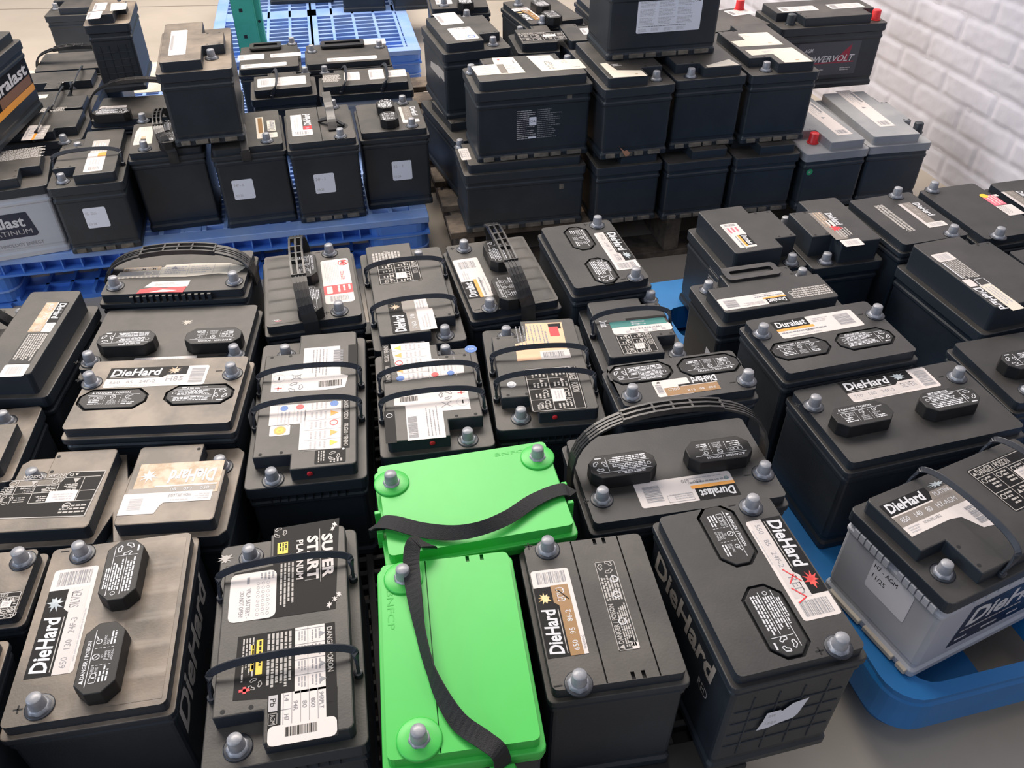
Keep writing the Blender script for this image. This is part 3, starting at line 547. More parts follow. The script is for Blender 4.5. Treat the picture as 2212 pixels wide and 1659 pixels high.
def L_warn(p, poly, paper=True, seed=5, title='DANGER / POISON', big=True):
    rd = random.Random(seed)
    base(p, INKK)
    W_ = INKP
    t = .0011
    p.frame(.01, .02, .99, .98, t, W_, 2)
    p.tri(.05, .88, .0035, W_, 3)
    p.text(title, .09, .82, .62, .95, W_, 3, bold=.02)
    p.line(.01, .79, .99, .79, t, W_, 3)
    p.line(.01, .42, .99, .42, t, W_, 3)
    for k, x in enumerate((.26, .5, .74)):
        p.line(x, .02, x, .79, t * .8, W_, 3)
    for k in range(4):
        x = .03 + .245 * k
        for y in (.48, .10):
            if rd.random() < .55:
                p.ring(x + .04, y + .22, .0045, W_, 3, .3)
            else:
                p.tri(x + .04, y + .2, .004, W_, 3)
            p.lines(x + .085, y, x + .20, y + .28, 4, W_, 3, rd)
    if paper:
        p.rect(.52, .42, .80, .66, WHITE, 4)
        p.lines(.56, .46, .78, .62, 3, INKF, 5, rd)
    p.recycle(.88, .22, .007, W_, 3)


def L_white(p, poly, seed=2, cols=3, bar=True, col=WHITE, ink=INKF):
    rd = random.Random(seed)
    base(p, col, .004, poly)
    if bar:
        p.bars(.06, .2, .24, .8, INKG, 2, 18, False, seed)
    for k in range(cols):
        u = .28 + .22 * k
        p.lines(u, .2, u + .19, .85, 4, ink, 2, rd)


def L_duralast(p, poly, logo=(0, .45), orange=True, seed=3, bar=(.74, .93), lm=None):
    base(p, WHITE)
    rd = random.Random(seed)
    a, b_ = logo
    p.rect(a, .52, b_, 1, INKK, 2)
    if orange:
        p.rect(a, .40, b_ + .03, .53, ORANGE, 3)
    p.text('Duralast', a + .03, .60, a + (b_ - a) * .93, .93, INKW, 4, bold=.03, shear=.1)
    p.lines(a + .03, .20, b_ + .2, .33, 1, INKG, 3, rd)
    p.text('650', b_ - .1, .19, b_ - .02, .31, INKG, 3)
    p.lines(.10, .06, .60, .14, 1, INKF, 3, rd)
    p.lines(b_ + .05, .6, bar[0] - .04, .85, 3, INKF, 3, rd)
    p.bars(bar[0], .2, bar[1], .85, INKG, 2, 18, True, seed)


def L_pm(p, poly, seed=4):
    rd = random.Random(seed)
    p.poly(poly, WHITE, 1)
    return rd


def label_art(kind, p, poly):
    rd = random.Random(hash(kind) % 1000 if False else sum(map(ord, kind)))
    if kind == 'dh_silver':
        L_diehard(p, poly)
    elif kind == 'dh_silver2':
        L_diehard(p, poly, nums='710  24F-3', seed=2)
    elif kind == 'dh_silver3':
        L_diehard(p, poly, nums='710   150   24F-3', seed=3)
    elif kind == 'dh_red':
        L_diehard(p, poly, band=SILV, tag='RED', nums='550   85   24F-2', burst=BURSTR, seed=6)
        p.line(.52, .22, .66, .52, .0016, REDI, 5)
        p.line(.66, .20, .58, .42, .0016, REDI, 5)
        p.line(.70, .16, .80, .40, .0016, REDI, 5)
        p.line(.80, .40, .84, .14, .0016, REDI, 5)
    elif kind == 'dh_gold':
        L_diehard(p, poly, band=GOLD, tag='GOLD', tagm=INKW, nums='650   95   86-2', burst=BURSTG, numm=INKW, seed=7)
        p.rect(0, 0, .80, .11, WHITE, 4)
        p.text('WARNING', .05, .02, .2, .08, INKG, 5)
        p.line(.62, .16, .74, .40, .0012, INKK, 5)
    elif kind == 'dh_gold180':
        p.rrect(.42, .0, 1, 1, WHITE, 1)
        p.rect(.0, .5, .86, .98, GOLD, 2)
        p.rect(.0, .38, .62, .5, INKK, 2)
        p.rect(.0, .49, .58, .52, WHITE, 3)
        p.text('DieHard', -.03, .04, .38, .44, INKW, 3, bold=.03, shear=.12)
        p.text('540   80   51R', .06, .74, .52, .86, INKW, 3)
        p.text('GOLD', .62, .55, .80, .70, INKW, 3)
        p.bars(.88, .25, .97, .8, INKG, 2, 12, True, 4)
        p.burst(.9, .12, .04, .08, INKK, 3, 5)
    elif kind == 'dh_burn':
        L_diehard(p, poly, band=SILV, tag='H85', nums='650   85   24F-2', burst=TANB, seed=8)
    elif kind == 'dh_up':
        q = [(u, v) for u, v in poly]
        p.rect(.0, .0, .93, .64, TANB, 1)
        p.poly([(0.05, .60), (1, .60), (1, .62), (1, 1), (.62, 1), (.58, .85), (.55, .80), (.05, .80)], WHITE, 2)
        p.rect(.03, .50, .97, .60, TAUPE, 2)
        p.rect(.02, .46, .70, .49, SILV, 3)
        p.text('DieHard', .06, .15, .58, .42, INKW, 3, bold=.03, shear=.15)
        p.text('850    140    80', .10, .52, .52, .58, INKW, 4)
        p.burst(.80, .26, .12, .13, SILV, 3, 9)
        p.text('NON-SPILLABLE', .28, .64, .52, .70, INKG, 4)
        p.lines(.08, .64, .24, .76, 3, INKF, 3, rd)
        p.lines(.30, .73, .50, .77, 1, INKF, 3, rd)
        p.bars(.78, .70, .92, .92, INKF, 3, 12, True, 3)
    elif kind == 'dh_taupe':
        p.poly([(0, 0), (0.62, 0), (.62, .08), (1, .10), (1, .45), (.92, .5), (.7, .55), (.62, .60), (0, .60)], WHITE, 1)
        p.rect(.0, .38, .97, .62, TAUPE, 2)
        p.rect(.0, .62, .97, 1, INKK, 2)
        p.poly([(.56, .62), (.6, .68), (.97, .68), (.97, .62)], TAUPE, 3)
        p.text('DieHard', .03, .68, .52, .94, INKW, 3, bold=.03, shear=.12)
        p.text('760  70', .08, .44, .5, .54, INKW, 3)
        p.burst(.78, .84, .1, .13, TANB, 3, 9)
        p.lines(.08, .1, .5, .3, 3, INKF, 3, rd)
        p.lines(.66, .15, .95, .35, 3, INKF, 3, rd)
    elif kind == 'dh_h7':
        p.poly([(0, .36), (0, .56), (1, .56), (1, 0), (.78, .05), (.68, .33), (.55, .37)], WHITE, 1)
        p.rect(0, .54, 1, .75, TAUPE, 2)
        p.rect(0, .75, .64, 1, INKK, 2)
        p.rect(0, .735, .58, .76, WHITE, 3)
        p.poly([(.58, .75), (.64, .90), (1, .90), (1, .75)], TAUPE, 3)
        p.text('DieHard', .03, .80, .55, .98, INKW, 4, bold=.03, shear=.12)
        p.text('850   140   80   H7-AGM', .06, .60, .84, .69, INKW, 3)
        p.text('PLATINUM', .66, .79, .96, .87, INKW, 4)
        p.burst(.80, .97, .12, .06, BURSTM, 4, 6)
        p.text('NON-SPILLABLE', .26, .46, .50, .51, INKG, 3)
        p.lines(.05, .39, .20, .51, 3, INKF, 3, rd)
        p.bars(.80, .12, .96, .46, INKG, 3, 16, True, 4)
    elif kind == 'dh_goldlong':
        p.rect(0, .0, .42, .55, TANB, 1)
        p.rect(.0, .55, .30, 1, INKK, 1)
        p.rect(.0, .53, .30, .57, SILV, 2)
        p.text('DieHard', .015, .63, .24, .95, INKW, 3, bold=.03, shear=.1)
        p.text('650  125', .03, .25, .25, .42, INKW, 3)
        p.text('GOLD', .33, .22, .41, .45, SILV, 3)
        p.rrect(.30, .57, .43, 1, WHITE, 2, .002)
        p.lines(.32, .65, .41, .92, 3, INKF, 3, rd)
        p.rect(.44, .05, .84, .95, CAPM, 1)
        p.lines(.45, .1, .82, .9, 8, INKP, 2, rd, .75, .2)
        p.line(.46, .93, .66, .93, .002, INKP, 3)
        p.rrect(.85, .0, 1, 1, WHITE, 1, .003)
        p.bars(.88, .2, .97, .8, INKF, 2, 14, True, 5)
    elif kind == 'dh_star':
        p.rect(0, 0, .8, .6, TAUPE, 1)
        p.lines(.02, .1, .5, .5, 3, TANB, 2, rd)
        p.text('DieHard', .06, .66, .42, .98, INKW, 3, bold=.03, shear=.12)
        p.rrect(.26, .35, .44, .62, WHITE, 2, .002)
        p.burst(.50, .5, .1, .3, REDI, 3, 4)
        p.lines(.5, .3, .82, .95, 5, INKP, 2, rd)
        p.rrect(.82, .1, 1, 1, WHITE, 1, .003)
        p.bars(.86, .3, .96, .85, INKF, 2, 12, True, 5)
    elif kind == 'dh_thin':
        p.rect(0, 0, 1, .16, SILV, 1)
        p.rect(0, .16, .84, .62, TAUPE, 1)
        p.text('650  70  35-2', .06, .28, .6, .46, INKP, 3)
        p.text('DieHard', .05, .66, .60, .98, INKW, 3, bold=.03, shear=.12)
        p.rrect(.82, 0, 1, .95, WHITE, 2, .003)
        p.bars(.85, .2, .96, .8, INKF, 3, 12, True, 5)
    elif kind == 'longlab':
        p.rrect(0, .1, .14, 1, WHITE, 1, .003)
        p.bars(.02, .25, .12, .85, INKF, 2, 12, True, 5)
        p.lines(.15, .2, .48, 1, 7, INKP, 2, rd, .8, .2)
        p.line(.16, .16, .44, .16, .003, INKW, 2)
        p.rrect(.46, .0, .58, .4, WHITE, 2, .002)
        p.frame(.48, .5, .60, 1, .0015, INKW, 2)
        p.rect(.58, .42, 1, 1, CREAM, 1)
        p.lines(.62, .5, .95, .9, 3, INKF, 2, rd)
        p.text('DieHard', .60, .02, .96, .38, INKW, 2, bold=.03, shear=.12)
    elif kind == 'warn':
        L_warn(p, poly)
    elif kind == 'warn2':
        p.poly(poly, INKK, 1)
        W_ = INKP
        n = len(poly)
        for k in range(n):
            a, b_ = poly[k], poly[(k + 1) % n]
            p.line(a[0], a[1], b_[0], b_[1], .0016, W_, 3)
        p.text('DANGER POISON', .30, .03, .78, .10, W_, 3, bold=.02)
        p.tri(.27, .06, .003, W_, 3)
        for v in (.13, .44, .66):
            p.line(.03, v, .97 if v < .6 else .62, v, .0012, W_, 3)
        for u in (.18, .40, .62, .80):
            p.line(u, .13, u, .66, .001, W_, 3)
        for k in range(4):
            u = .20 + .2 * k
            p.lines(u + .02, .26, u + .16, .42, 4, W_, 3, rd)
            p.lines(u + .07, .50, u + .18, .63, 3, W_, 3, rd)
            (p.ring if k % 2 else p.tri)(u + .05, .20, .005, W_, 3)
        p.rect(.19, .42, .46, .66, WHITE, 4)
        p.lines(.23, .47, .42, .62, 3, INKF, 5, rd)
        p.recycle(.84, .55, .008, W_, 3)
        p.lines(.06, .72, .32, .92, 3, W_, 3, rd)
        p.ring(.24, .76, .006, W_, 3)
    elif kind == 'warn3':
        L_warn(p, poly, True, 8)
    elif kind == 'warns':
        p.lines(0, 0, 1, 1, max(3, int(p.V / .006)), INKP, 1, rd, .8, .15)
        p.ring(.06, .5, min(.006, p.V * .3), INKP, 2)
        p.ring(.94, .4, min(.005, p.V * .3), INKP, 2)
    elif kind == 'warn_long':
        p.rect(0, 0, 1, 1, CAPM, 1)
        p.frame(0, 0, 1, 1, .0008, INKP, 2)
        p.text('DANGER / POISON', .07, .66, .50, .92, INKP, 3, bold=.02)
        p.tri(.035, .8, .0035, INKP, 3)
        p.lines(.03, .08, .50, .6, 5, INKP, 3, rd, .75, .2)
        p.lines(.54, .08, .84, .92, 6, INKP, 3, rd, .75, .25)
        p.tri(.10, .3, .004, INKK, 4)
        p.ring(.30, .45, .005, INKW, 4)
        p.ring(.60, .35, .005, INKW, 4)
        p.ring(.78, .25, .005, INKW, 4)
        p.recycle(.93, .5, .009, INKP, 3)
        p.rrect(0, .0, .07, .35, WHITE, 3, .002)
    elif kind == 'warn_torn':
        q = [(.0, .08), (.02, .55), (.20, .62), (.35, .80), (.36, .95), (.60, .98), (.86, .90), (1, .55), (.98, .35), (.93, .06), (.80, .16), (.55, .03), (.3, .10)]
        p.poly(q, CREAM, 1)
        p.rect(.04, .60, .33, .85, TANB, 2)
        p.text('MAXIMUM', .05, .62, .30, .82, INKP, 3, bold=.02)
        p.rect(.03, .25, .33, .55, INKP, 2)
        p.ring(.25, .38, .008, CREAM, 3)
        for u in (.34, .55, .75, .87):
            p.line(u, .15, u, .9, .0008, INKF, 3)
        p.lines(.37, .25, .54, .8, 4, INKF, 3, rd)
        p.lines(.57, .25, .74, .8, 4, INKF, 3, rd)
        p.tri(.44, .72, .006, INKG, 4)
        for k in range(9):
            p.dot(.05 + .035 * k, .14, .0028, INKP, 3)
    elif kind == 'redwhite_torn':
        p.poly([(.10, .55), (.22, 1), (1, .98), (.98, .45), (.5, .5)], WHITE, 1)
        p.poly([(0, .05), (.04, .4), (.3, .5), (.55, .42), (.97, .5), (.93, .0), (.5, .08)], REDI, 2)
        p.lines(.3, .6, .9, .9, 3, INKF, 3, rd)
        p.poly([(.25, .12), (.5, .3), (.8, .2), (.6, .1)], WHITE, 3)
    elif kind == 'redwhite':
        base(p, WHITE, .006)
        p.rect(.60, 0, .80, 1, REDI, 2)
        p.lines(.06, .08, .56, .60, 9, INKF, 2, rd, .5, .3)
        p.lines(.30, .64, .56, .78, 3, REDI, 2, rd)
        p.text('MP', .05, .70, .16, .92, REDI, 3, bold=.03)
        p.ring(.10, .80, .010, REDI, 3, .18)
        p.rrect(.62, .1, .78, .30, WHITE, 3, .002)
        p.lines(.62, .4, .78, .95, 3, WHITE, 3, rd, .5)
        p.bars(.84, .18, .95, .82, INKG, 2, 22, True, 6)
    elif kind in ('pm', 'pm2'):
        p.poly(poly, WHITE, 1)
        if kind == 'pm':
            # reading direction runs away from the posts' side
            p.line(.84, .10, .92, .10, .002, REDI, 3)
            p.line(.88, .05, .88, .15, .002, REDI, 3)
            p.ring(.88, .10, .010, INKF, 2, .08)
            p.line(.62, .10, .70, .10, .002, INKK, 3)
            p.ring(.66, .10, .010, INKF, 2, .08)
            p.recycle(.88, .32, .011, INKG, 3)
            p.line(.60, .26, .72, .40, .001, INKG, 3)
            p.line(.60, .40, .72, .26, .001, INKG, 3)
            p.frame(.62, .28, .70, .38, .0008, INKG, 3)
            p.lines(.06, .50, .70, .72, 5, INKG, 3, rd, .4, .2)
            p.bars(.10, .80, .40, .93, INKG, 3, 22, False, 7)
            p.bars(.80, .62, .93, .92, INKK, 3, 24, True, 8)
            p.rect(0, 1.0, .52, 1.12, INKK, 1)
        else:
            p.line(.86, .09, .94, .09, .002, REDI, 3)
            p.line(.90, .04, .90, .14, .002, REDI, 3)
            p.ring(.70, .09, .010, INKF, 2, .08)
            p.line(.66, .09, .74, .09, .002, INKK, 3)
            p.recycle(.88, .30, .010, INKG, 3)
            p.line(.62, .24, .74, .38, .001, INKG, 3)
            p.line(.62, .38, .74, .24, .001, INKG, 3)
            p.lines(.06, .42, .70, .60, 4, INKG, 3, rd, .4, .2)
            p.bars(.06, .72, .50, .84, INKG, 3, 24, False, 9)
            p.bars(.82, .68, .93, .92, INKK, 3, 24, True, 10)
            p.rect(0, 1.0, .66, 1.14, INKK, 1)
            p.ring(.56, 1.07, .005, INKW, 3, .2)
    elif kind in ('warnc', 'warnd'):
        p.poly(poly, WHITE, 1)
        p.rect(-.02, 1.02, 1, 1.12, INKK, 1)
        p.text('DANGER / POISON', .02, 1.035, .42, 1.10, INKP, 3, bold=.02)
        p.text('PELIGRO / VENENO', .52, 1.035, .96, 1.10, INKP, 3, bold=.02)
        for k, (mt, sh) in enumerate(((BLUEI, 'o'), (ORANGE, 't'), (REDI, 'r'), (ORANGE, 't'), (YELL, 't'))):
            u = .07 + .2 * k
            if sh == 'o':
                p.dot(u, .90, .0065, mt, 3)
            elif sh == 'r':
                p.ring(u, .90, .0065, mt, 3)
            else:
                p.tri(u, .90, .0065, mt, 3)
            p.lines(u - .05, .55, u + .10, .80, 4, INKF, 3, rd, .5)
            p.line(u + .12, .5, u + .12, 1, .0005, INKF, 3)
        p.line(0, .5, .5, .5, .0006, INKF, 3)
        for v in (.12, .34):
            p.line(0, v, .5, v, .0005, INKF, 3)
            p.dot(.08, v + .08, .006, BLUEI if v < .2 else REDI, 3)
            p.lines(.16, v + .02, .46, v + .17, 3, INKF, 3, rd, .5)
    elif kind == 'orange':
        base(p, WHITE, .002)
        p.dot(.5, .5, p.V * .42, ORANGE, 2)
        p.dot(.5, .5, p.V * .26, YELL, 3)
        p.rect(.42, .42, .58, .58, ORANGE, 4)
    elif kind == 'recyc':
        base(p, INKK, .002)
        p.recycle(.5, .62, .008, INKP, 2)
        p.lines(.06, .08, .94, .32, 3, INKP, 2, rd)
        p.lines(.70, .45, .96, .9, 4, INKP, 2, rd)
        p.dot(.06, .92, .002, INKW, 2)
    elif kind == 'beige':
        p.poly(poly, BEIGEI, 1)
        p.poly([(.78, .45), (1, .45), (1, 1), (.78, 1)], WHITE, 2)
        p.rect(.05, .72, .20, .96, INKK, 2)
        p.rect(.14, .72, .40, .90, REDI, 3)
        p.lines(.06, .04, .72, .60, 8, INKG, 2, rd, .4, .4)
        p.lines(.25, .6, .7, .66, 1, INKG, 2, rd)
        p.bars(.82, .5, .95, .9, INKG, 3, 18, True, 11)
    elif kind == 'teal':
        p.rrect(.52, 0, 1, 1, WHITE, 1, .005)
        p.rect(.16, .0, .55, .95, TEALI, 2)
        p.rect(.0, .30, .16, 1, INKK, 2)
        p.text('Duralast', .02, -.16, .44, -.02, INKW, 3, bold=.02)
        p.text('80  65', .24, .35, .48, .6, INKW, 3)
        p.bars(.68, .3, .78, .85, INKG, 3, 16, True, 12)
        p.lines(.82, .15, .96, .9, 5, INKF, 3, rd)
    elif kind == 'dl':
        L_duralast(p, poly, (0, .42))
    elif kind == 'dl_v':
        L_duralast(p, poly, (.0, .42), seed=5)
    elif kind == 'dl180':
        L_duralast(p, poly, (.0, .42), seed=6, bar=(.76, .93))
        p.ring(.06, .27, .003, TEALI, 4)
        p.frame(.46, .66, .72, .93, .0006, INKF, 4)
        p.text('650', .44, .12, .52, .25, INKG, 4)
    elif kind == 'dl_b':
        L_duralast(p, poly, (.0, .32), seed=7, bar=(.74, .93))
    elif kind == 'dl_p':
        L_duralast(p, poly, (.5, .92), seed=8, bar=(.03, .12))
        p.lines(.18, .1, .42, .8, 3, PINKI, 4, rd)
    elif kind == 'dl_s':
        p.rrect(0, 0, .58, 1, WHITE, 1, .003)
        p.rect(.58, 0, .97, .92, INKP, 1)
        p.lines(.6, .1, .95, .85, 5, WHITE, 2, rd, .6)
        p.rect(.44, .0, .56, .45, ORANGE, 2)
        p.bars(.05, .2, .14, .8, INKG, 2, 14, True, 13)
        p.lines(.2, .2, .42, .8, 4, INKF, 2, rd)
    elif kind == 'pink':
        p.rect(0, 0, .5, .8, PINKI, 1)
        p.rect(0, .75, .1, 1, WHITE, 2)
        p.lines(.02, .1, .48, .7, 3, WHITE, 2, rd, .5)
        p.rect(.52, .0, 1, 1, WHITE, 1)
        p.lines(.55, .02, .95, .5, 5, INKG, 2, rd, .4)
        p.dot(.0, .2, .009, YELL, 3)
    elif kind == 'tan':
        p.poly([(0, .0), (.0, .3), (.3, .34), (.35, .62), (.0, .66), (.0, 1), (.75, .95), (1, .8), (1, .1), (.6, .0)], CREAM, 1)
        p.bars(.78, .25, .95, .7, INKF, 2, 10, True, 2)
        p.rect(.30, .36, .45, .60, TANB, 2)
        p.lines(.12, .7, .6, .92, 3, INKF, 2, rd)
    elif kind == 'goldtan':
        p.rrect(0, .0, .22, 1, CREAM, 1, .003)
        p.rect(.22, .62, 1, 1, CREAM, 1)
        p.rect(.25, .68, .95, .9, GOLD, 2)
        p.rect(.30, .05, .8, .45, CREAM, 1)
        p.text('DieHard', .33, .08, .78, .42, INKG, 2, bold=.03)
        p.bars(.03, .2, .18, .8, INKF, 2, 12, True, 3)
    elif kind == 'redsq':
        p.rrect(0, 0, .26, 1, WHITE, 1, .004)
        p.rect(.26, .45, 1, 1, WHITE, 1)
        p.text('DieHard', .45, .02, 1, .38, INKW, 2, bold=.03, shear=.1)
        p.rect(.26, .02, .42, .42, REDI, 2)
        p.burst(.34, .22, .06, .14, PINKI, 3, 3)
        p.bars(.05, .2, .2, .85, INKG, 2, 12, True, 3)
        p.lines(.35, .6, .9, .85, 2, INKF, 2, rd)
    elif kind == 'white':
        L_white(p, poly, 3)
    elif kind == 'strip':
        base(p, WHITE, .002)
        p.lines(.05, .2, .95, .8, 2, INKF, 2, rd)
    elif kind == 'cream':
        p.poly(poly, CREAM, 1)
        p.lines(.30, .72, .60, .88, 2, INKF, 2, rd)
        p.rect(.72, .14, .80, .2, TANB, 2)
    elif kind == 'chip':
        p.rrect(0, 0, 1, 1, WHITE, 1, .004)
        p.lines(.1, .1, .9, .3, 2, INKF, 2, rd)
        p.ring(.8, .72, .010, BLUEI, 3, .25)
        p.bars(.04, .3, .14, .9, INKG, 2, 14, True, 4)
    elif kind == 'warnl':
        p.rect(0, 0, 1, 1, WHITE, 1)
        p.lines(.04, .15, .45, .9, 5, INKF, 2, rd, .5)
        p.rect(.08, .75, .35, .9, INKG, 3)
        p.tri(.5, .5, .006, INKG, 3)
        p.bars(.86, .2, .96, .85, INKG, 2, 12, True, 4)
    elif kind == 'pblab1':
        p.poly(poly, CREAM, 1)
        p.rect(.30 + .22, .06, .66, .58, TAUPE, 2)
        p.lines(.06, .06, .48, .55, 5, INKF, 2, rd, .5)
        p.frame(.03, .03, .66, .60, .0008, INKF, 2)
        p.lines(.68, .08, .92, .5, 3, INKF, 2, rd)
        p.text('1', .88, .6, .91, .75, INKG, 3)
        p.dot(.62, .85, .003, REDI, 3)
    elif kind == 'pblab2':
        p.poly(poly, CREAM, 1)
        p.text('Pb', .26, .36, .40, .58, INKG, 3)
        p.frame(.28, .12, .36, .30, .0008, INKG, 3)
        p.line(.26, .10, .40, .32, .0008, INKG, 3)
        p.line(.26, .32, .40, .10, .0008, INKG, 3)
        p.recycle(.66, .48, .007, INKF, 3)
        p.lines(.72, .08, .93, .14, 1, INKG, 3, rd)
        p.lines(.22, .80, .45, .88, 1, INKF, 3, rd)
    elif kind == 'ss1':
        p.poly(poly, INKK, 1)
        p.rrect(.49, -.02, .985, .40, WHITE, 2, .008)
        p.text('VRLA BATTERY -', .66, .13, .96, .17, INKG, 4)
        p.text('DO NOT OPEN!', .68, .07, .94, .11, INKG, 4)
        p.rect(.54, .13, .61, .155, INKG, 4)
        for r_ in range(3):
            for c_ in range(8):
                p.ring(.62 + .045 * c_, .235 + .045 * r_, .0022, INKF, 4, .25, 8)
        p.lines(.51, .24, .59, .38, 4, INKG, 4, rd)
        p.text('SUPER', .17, .82, .66, .93, SILV, 4, bold=.04)
        p.text('START', .17, .68, .66, .79, SILV, 4, bold=.04)
        p.line(.10, .805, .70, .805, .0006, INKP, 4)
        p.line(.66, .66, .66, .76, .0006, INKP, 4)
        p.text('PLATINUM', .20, .58, .64, .645, SILV, 4, bold=.03)
        p.lines(.44, .42, .92, .56, 4, INKP, 4, rd, .6, .2)
        p.rect(.20, .40, .33, .50, YELL, 4)
        p.lines(.21, .41, .32, .49, 3, INKK, 5, rd)
        p.recycle(.08, .42, .008, INKP, 4)
        for (a, b_, c_) in ((.90, .93, 1), (.95, .88, 2), (.86, .97, 3), (.12, .93, 4), (.07, .95, 5)):
            p.burst(a, b_, .035, .03, SILV, 4, c_, 12)
    elif kind == 'ss2':
        p.poly([(.0, .06), (.0, .98), (.72, .98), (.72, .36), (.60, .36), (.57, .05)], INKK, 1)
        p.poly([(.60, .36), (1, .37), (1, .98), (.725, .98), (.60, .985)], INKK, 0)
        p.rrect(.84, .37, 1, .97, WHITE, 2, .006)
        p.rect(.0, .60, .60, .88, WHITE, 2)
        p.rect(.58, .48, .84, .88, WHITE, 2)
        p.text('DANGER/POISON', .04, .90, .46, .955, INKP, 3, bold=.02)
        p.lines(.03, .10, .44, .22, 4, INKP, 3, rd, .6, .35)
        p.rect(.06, .24, .38, .30, YELL, 3)
        p.lines(.07, .25, .36, .29, 1, INKK, 4, rd)
        p.rect(.10, .19, .34, .22, YELL, 3)
        p.lines(.02, .33, .55, .57, 6, INKP, 3, rd, .7, .15)
        for k, (a, s_) in enumerate(((.04, 'KEEP OUT'), (.18, 'SULFURIC'), (.32, 'EXPLOSIVE'), (.46, 'FLUSH EYES'))):
            p.lines(a, .62, a + .11, .70, 3, INKG, 4, rd, .5)
            p.lines(a, .74, a + .11, .84, 3, INKG, 4, rd, .5)
            p.line(a - .015, .60, a - .015, .88, .0006, INKG, 4)
            p.tri(a + .05, .86, .0035, INKG, 4)
        p.line(0, .72, .6, .72, .0006, INKG, 4)
        for k in range(5):
            v = .50 + .077 * k
            p.line(.58, v, .84, v, .0006, INKG, 4)
        p.line(.72, .48, .72, .57, .0006, INKG, 4)
        p.text('94RPLT', .62, .82, .76, .86, INKG, 5)
        p.text('800', .66, .745, .74, .785, INKG, 5)
        p.text('80', .67, .67, .73, .71, INKG, 5)
        p.text('94R', .66, .59, .74, .63, INKG, 5)
        p.text('L4', .60, .51, .65, .55, INKG, 5)
        p.text('H7', .76, .51, .81, .55, INKG, 5)
        p.rect(.585, .37, .72, .45, INKF, 3)
        p.text('Pb', .615, .385, .68, .435, INKK, 4)
        p.frame(.735, .37, .83, .45, .0006, INKP, 3)
        p.text('AGM', .745, .39, .82, .43, INKP, 4)
        p.bars(.865, .52, .94, .80, INKK, 4, 30, True, 21)
        p.text('63996 03290', .945, .54, .97, .78, INKG, 4) if False else None
        rx, ry = .50, .10
        p.rect(.47, .135, .53, .165, REDI, 4)
        p.rect(.488, .10, .512, .20, REDI, 4)
        p.recycle(.46, .24, .007, INKP, 4)


def frame_for(kind, pts, rot, z):
    a = R(rot)
    e, n = (math.cos(a), math.sin(a)), (-math.sin(a), math.cos(a))
    us = [(x * e[0] + y * e[1]) / 1000 for x, y in pts]
    vs = [(x * n[0] + y * n[1]) / 1000 for x, y in pts]
    if len(pts) == 4:
        su, sv = sorted(us), sorted(vs)
        u0, u1, v0, v1 = (su[0] + su[1]) / 2, (su[2] + su[3]) / 2, (sv[0] + sv[1]) / 2, (sv[2] + sv[3]) / 2
    else:
        u0, u1, v0, v1 = min(us), max(us), min(vs), max(vs)
    p = Print((e[0] * u0 + n[0] * v0, e[1] * u0 + n[1] * v0, z), (e[0], e[1], 0), (n[0], n[1], 0), (0, 0, 1), u1 - u0, v1 - v0)
    poly = [((u - u0) / (u1 - u0), (v - v0) / (v1 - v0)) for u, v in zip(us, vs)]
    return p, poly


def face_print(w, d, h, face, x0, z0, U, V):
    """printing on an upright face: x0 = centre along the face, z0 = lower edge"""
    i = .0045
    if face == 'front':
        return Print((x0 - U / 2, -(d / 2 - i) - .0002, z0), (1, 0, 0), (0, 0, 1), (0, -1, 0), U, V)
    if face == 'left':
        return Print((-(w / 2 - i) - .0002, x0 + U / 2, z0), (0, -1, 0), (0, 0, 1), (-1, 0, 0), U, V)
    return Print(((w / 2 - i) + .0002, x0 - U / 2, z0), (0, 1, 0), (0, 0, 1), (1, 0, 0), U, V)


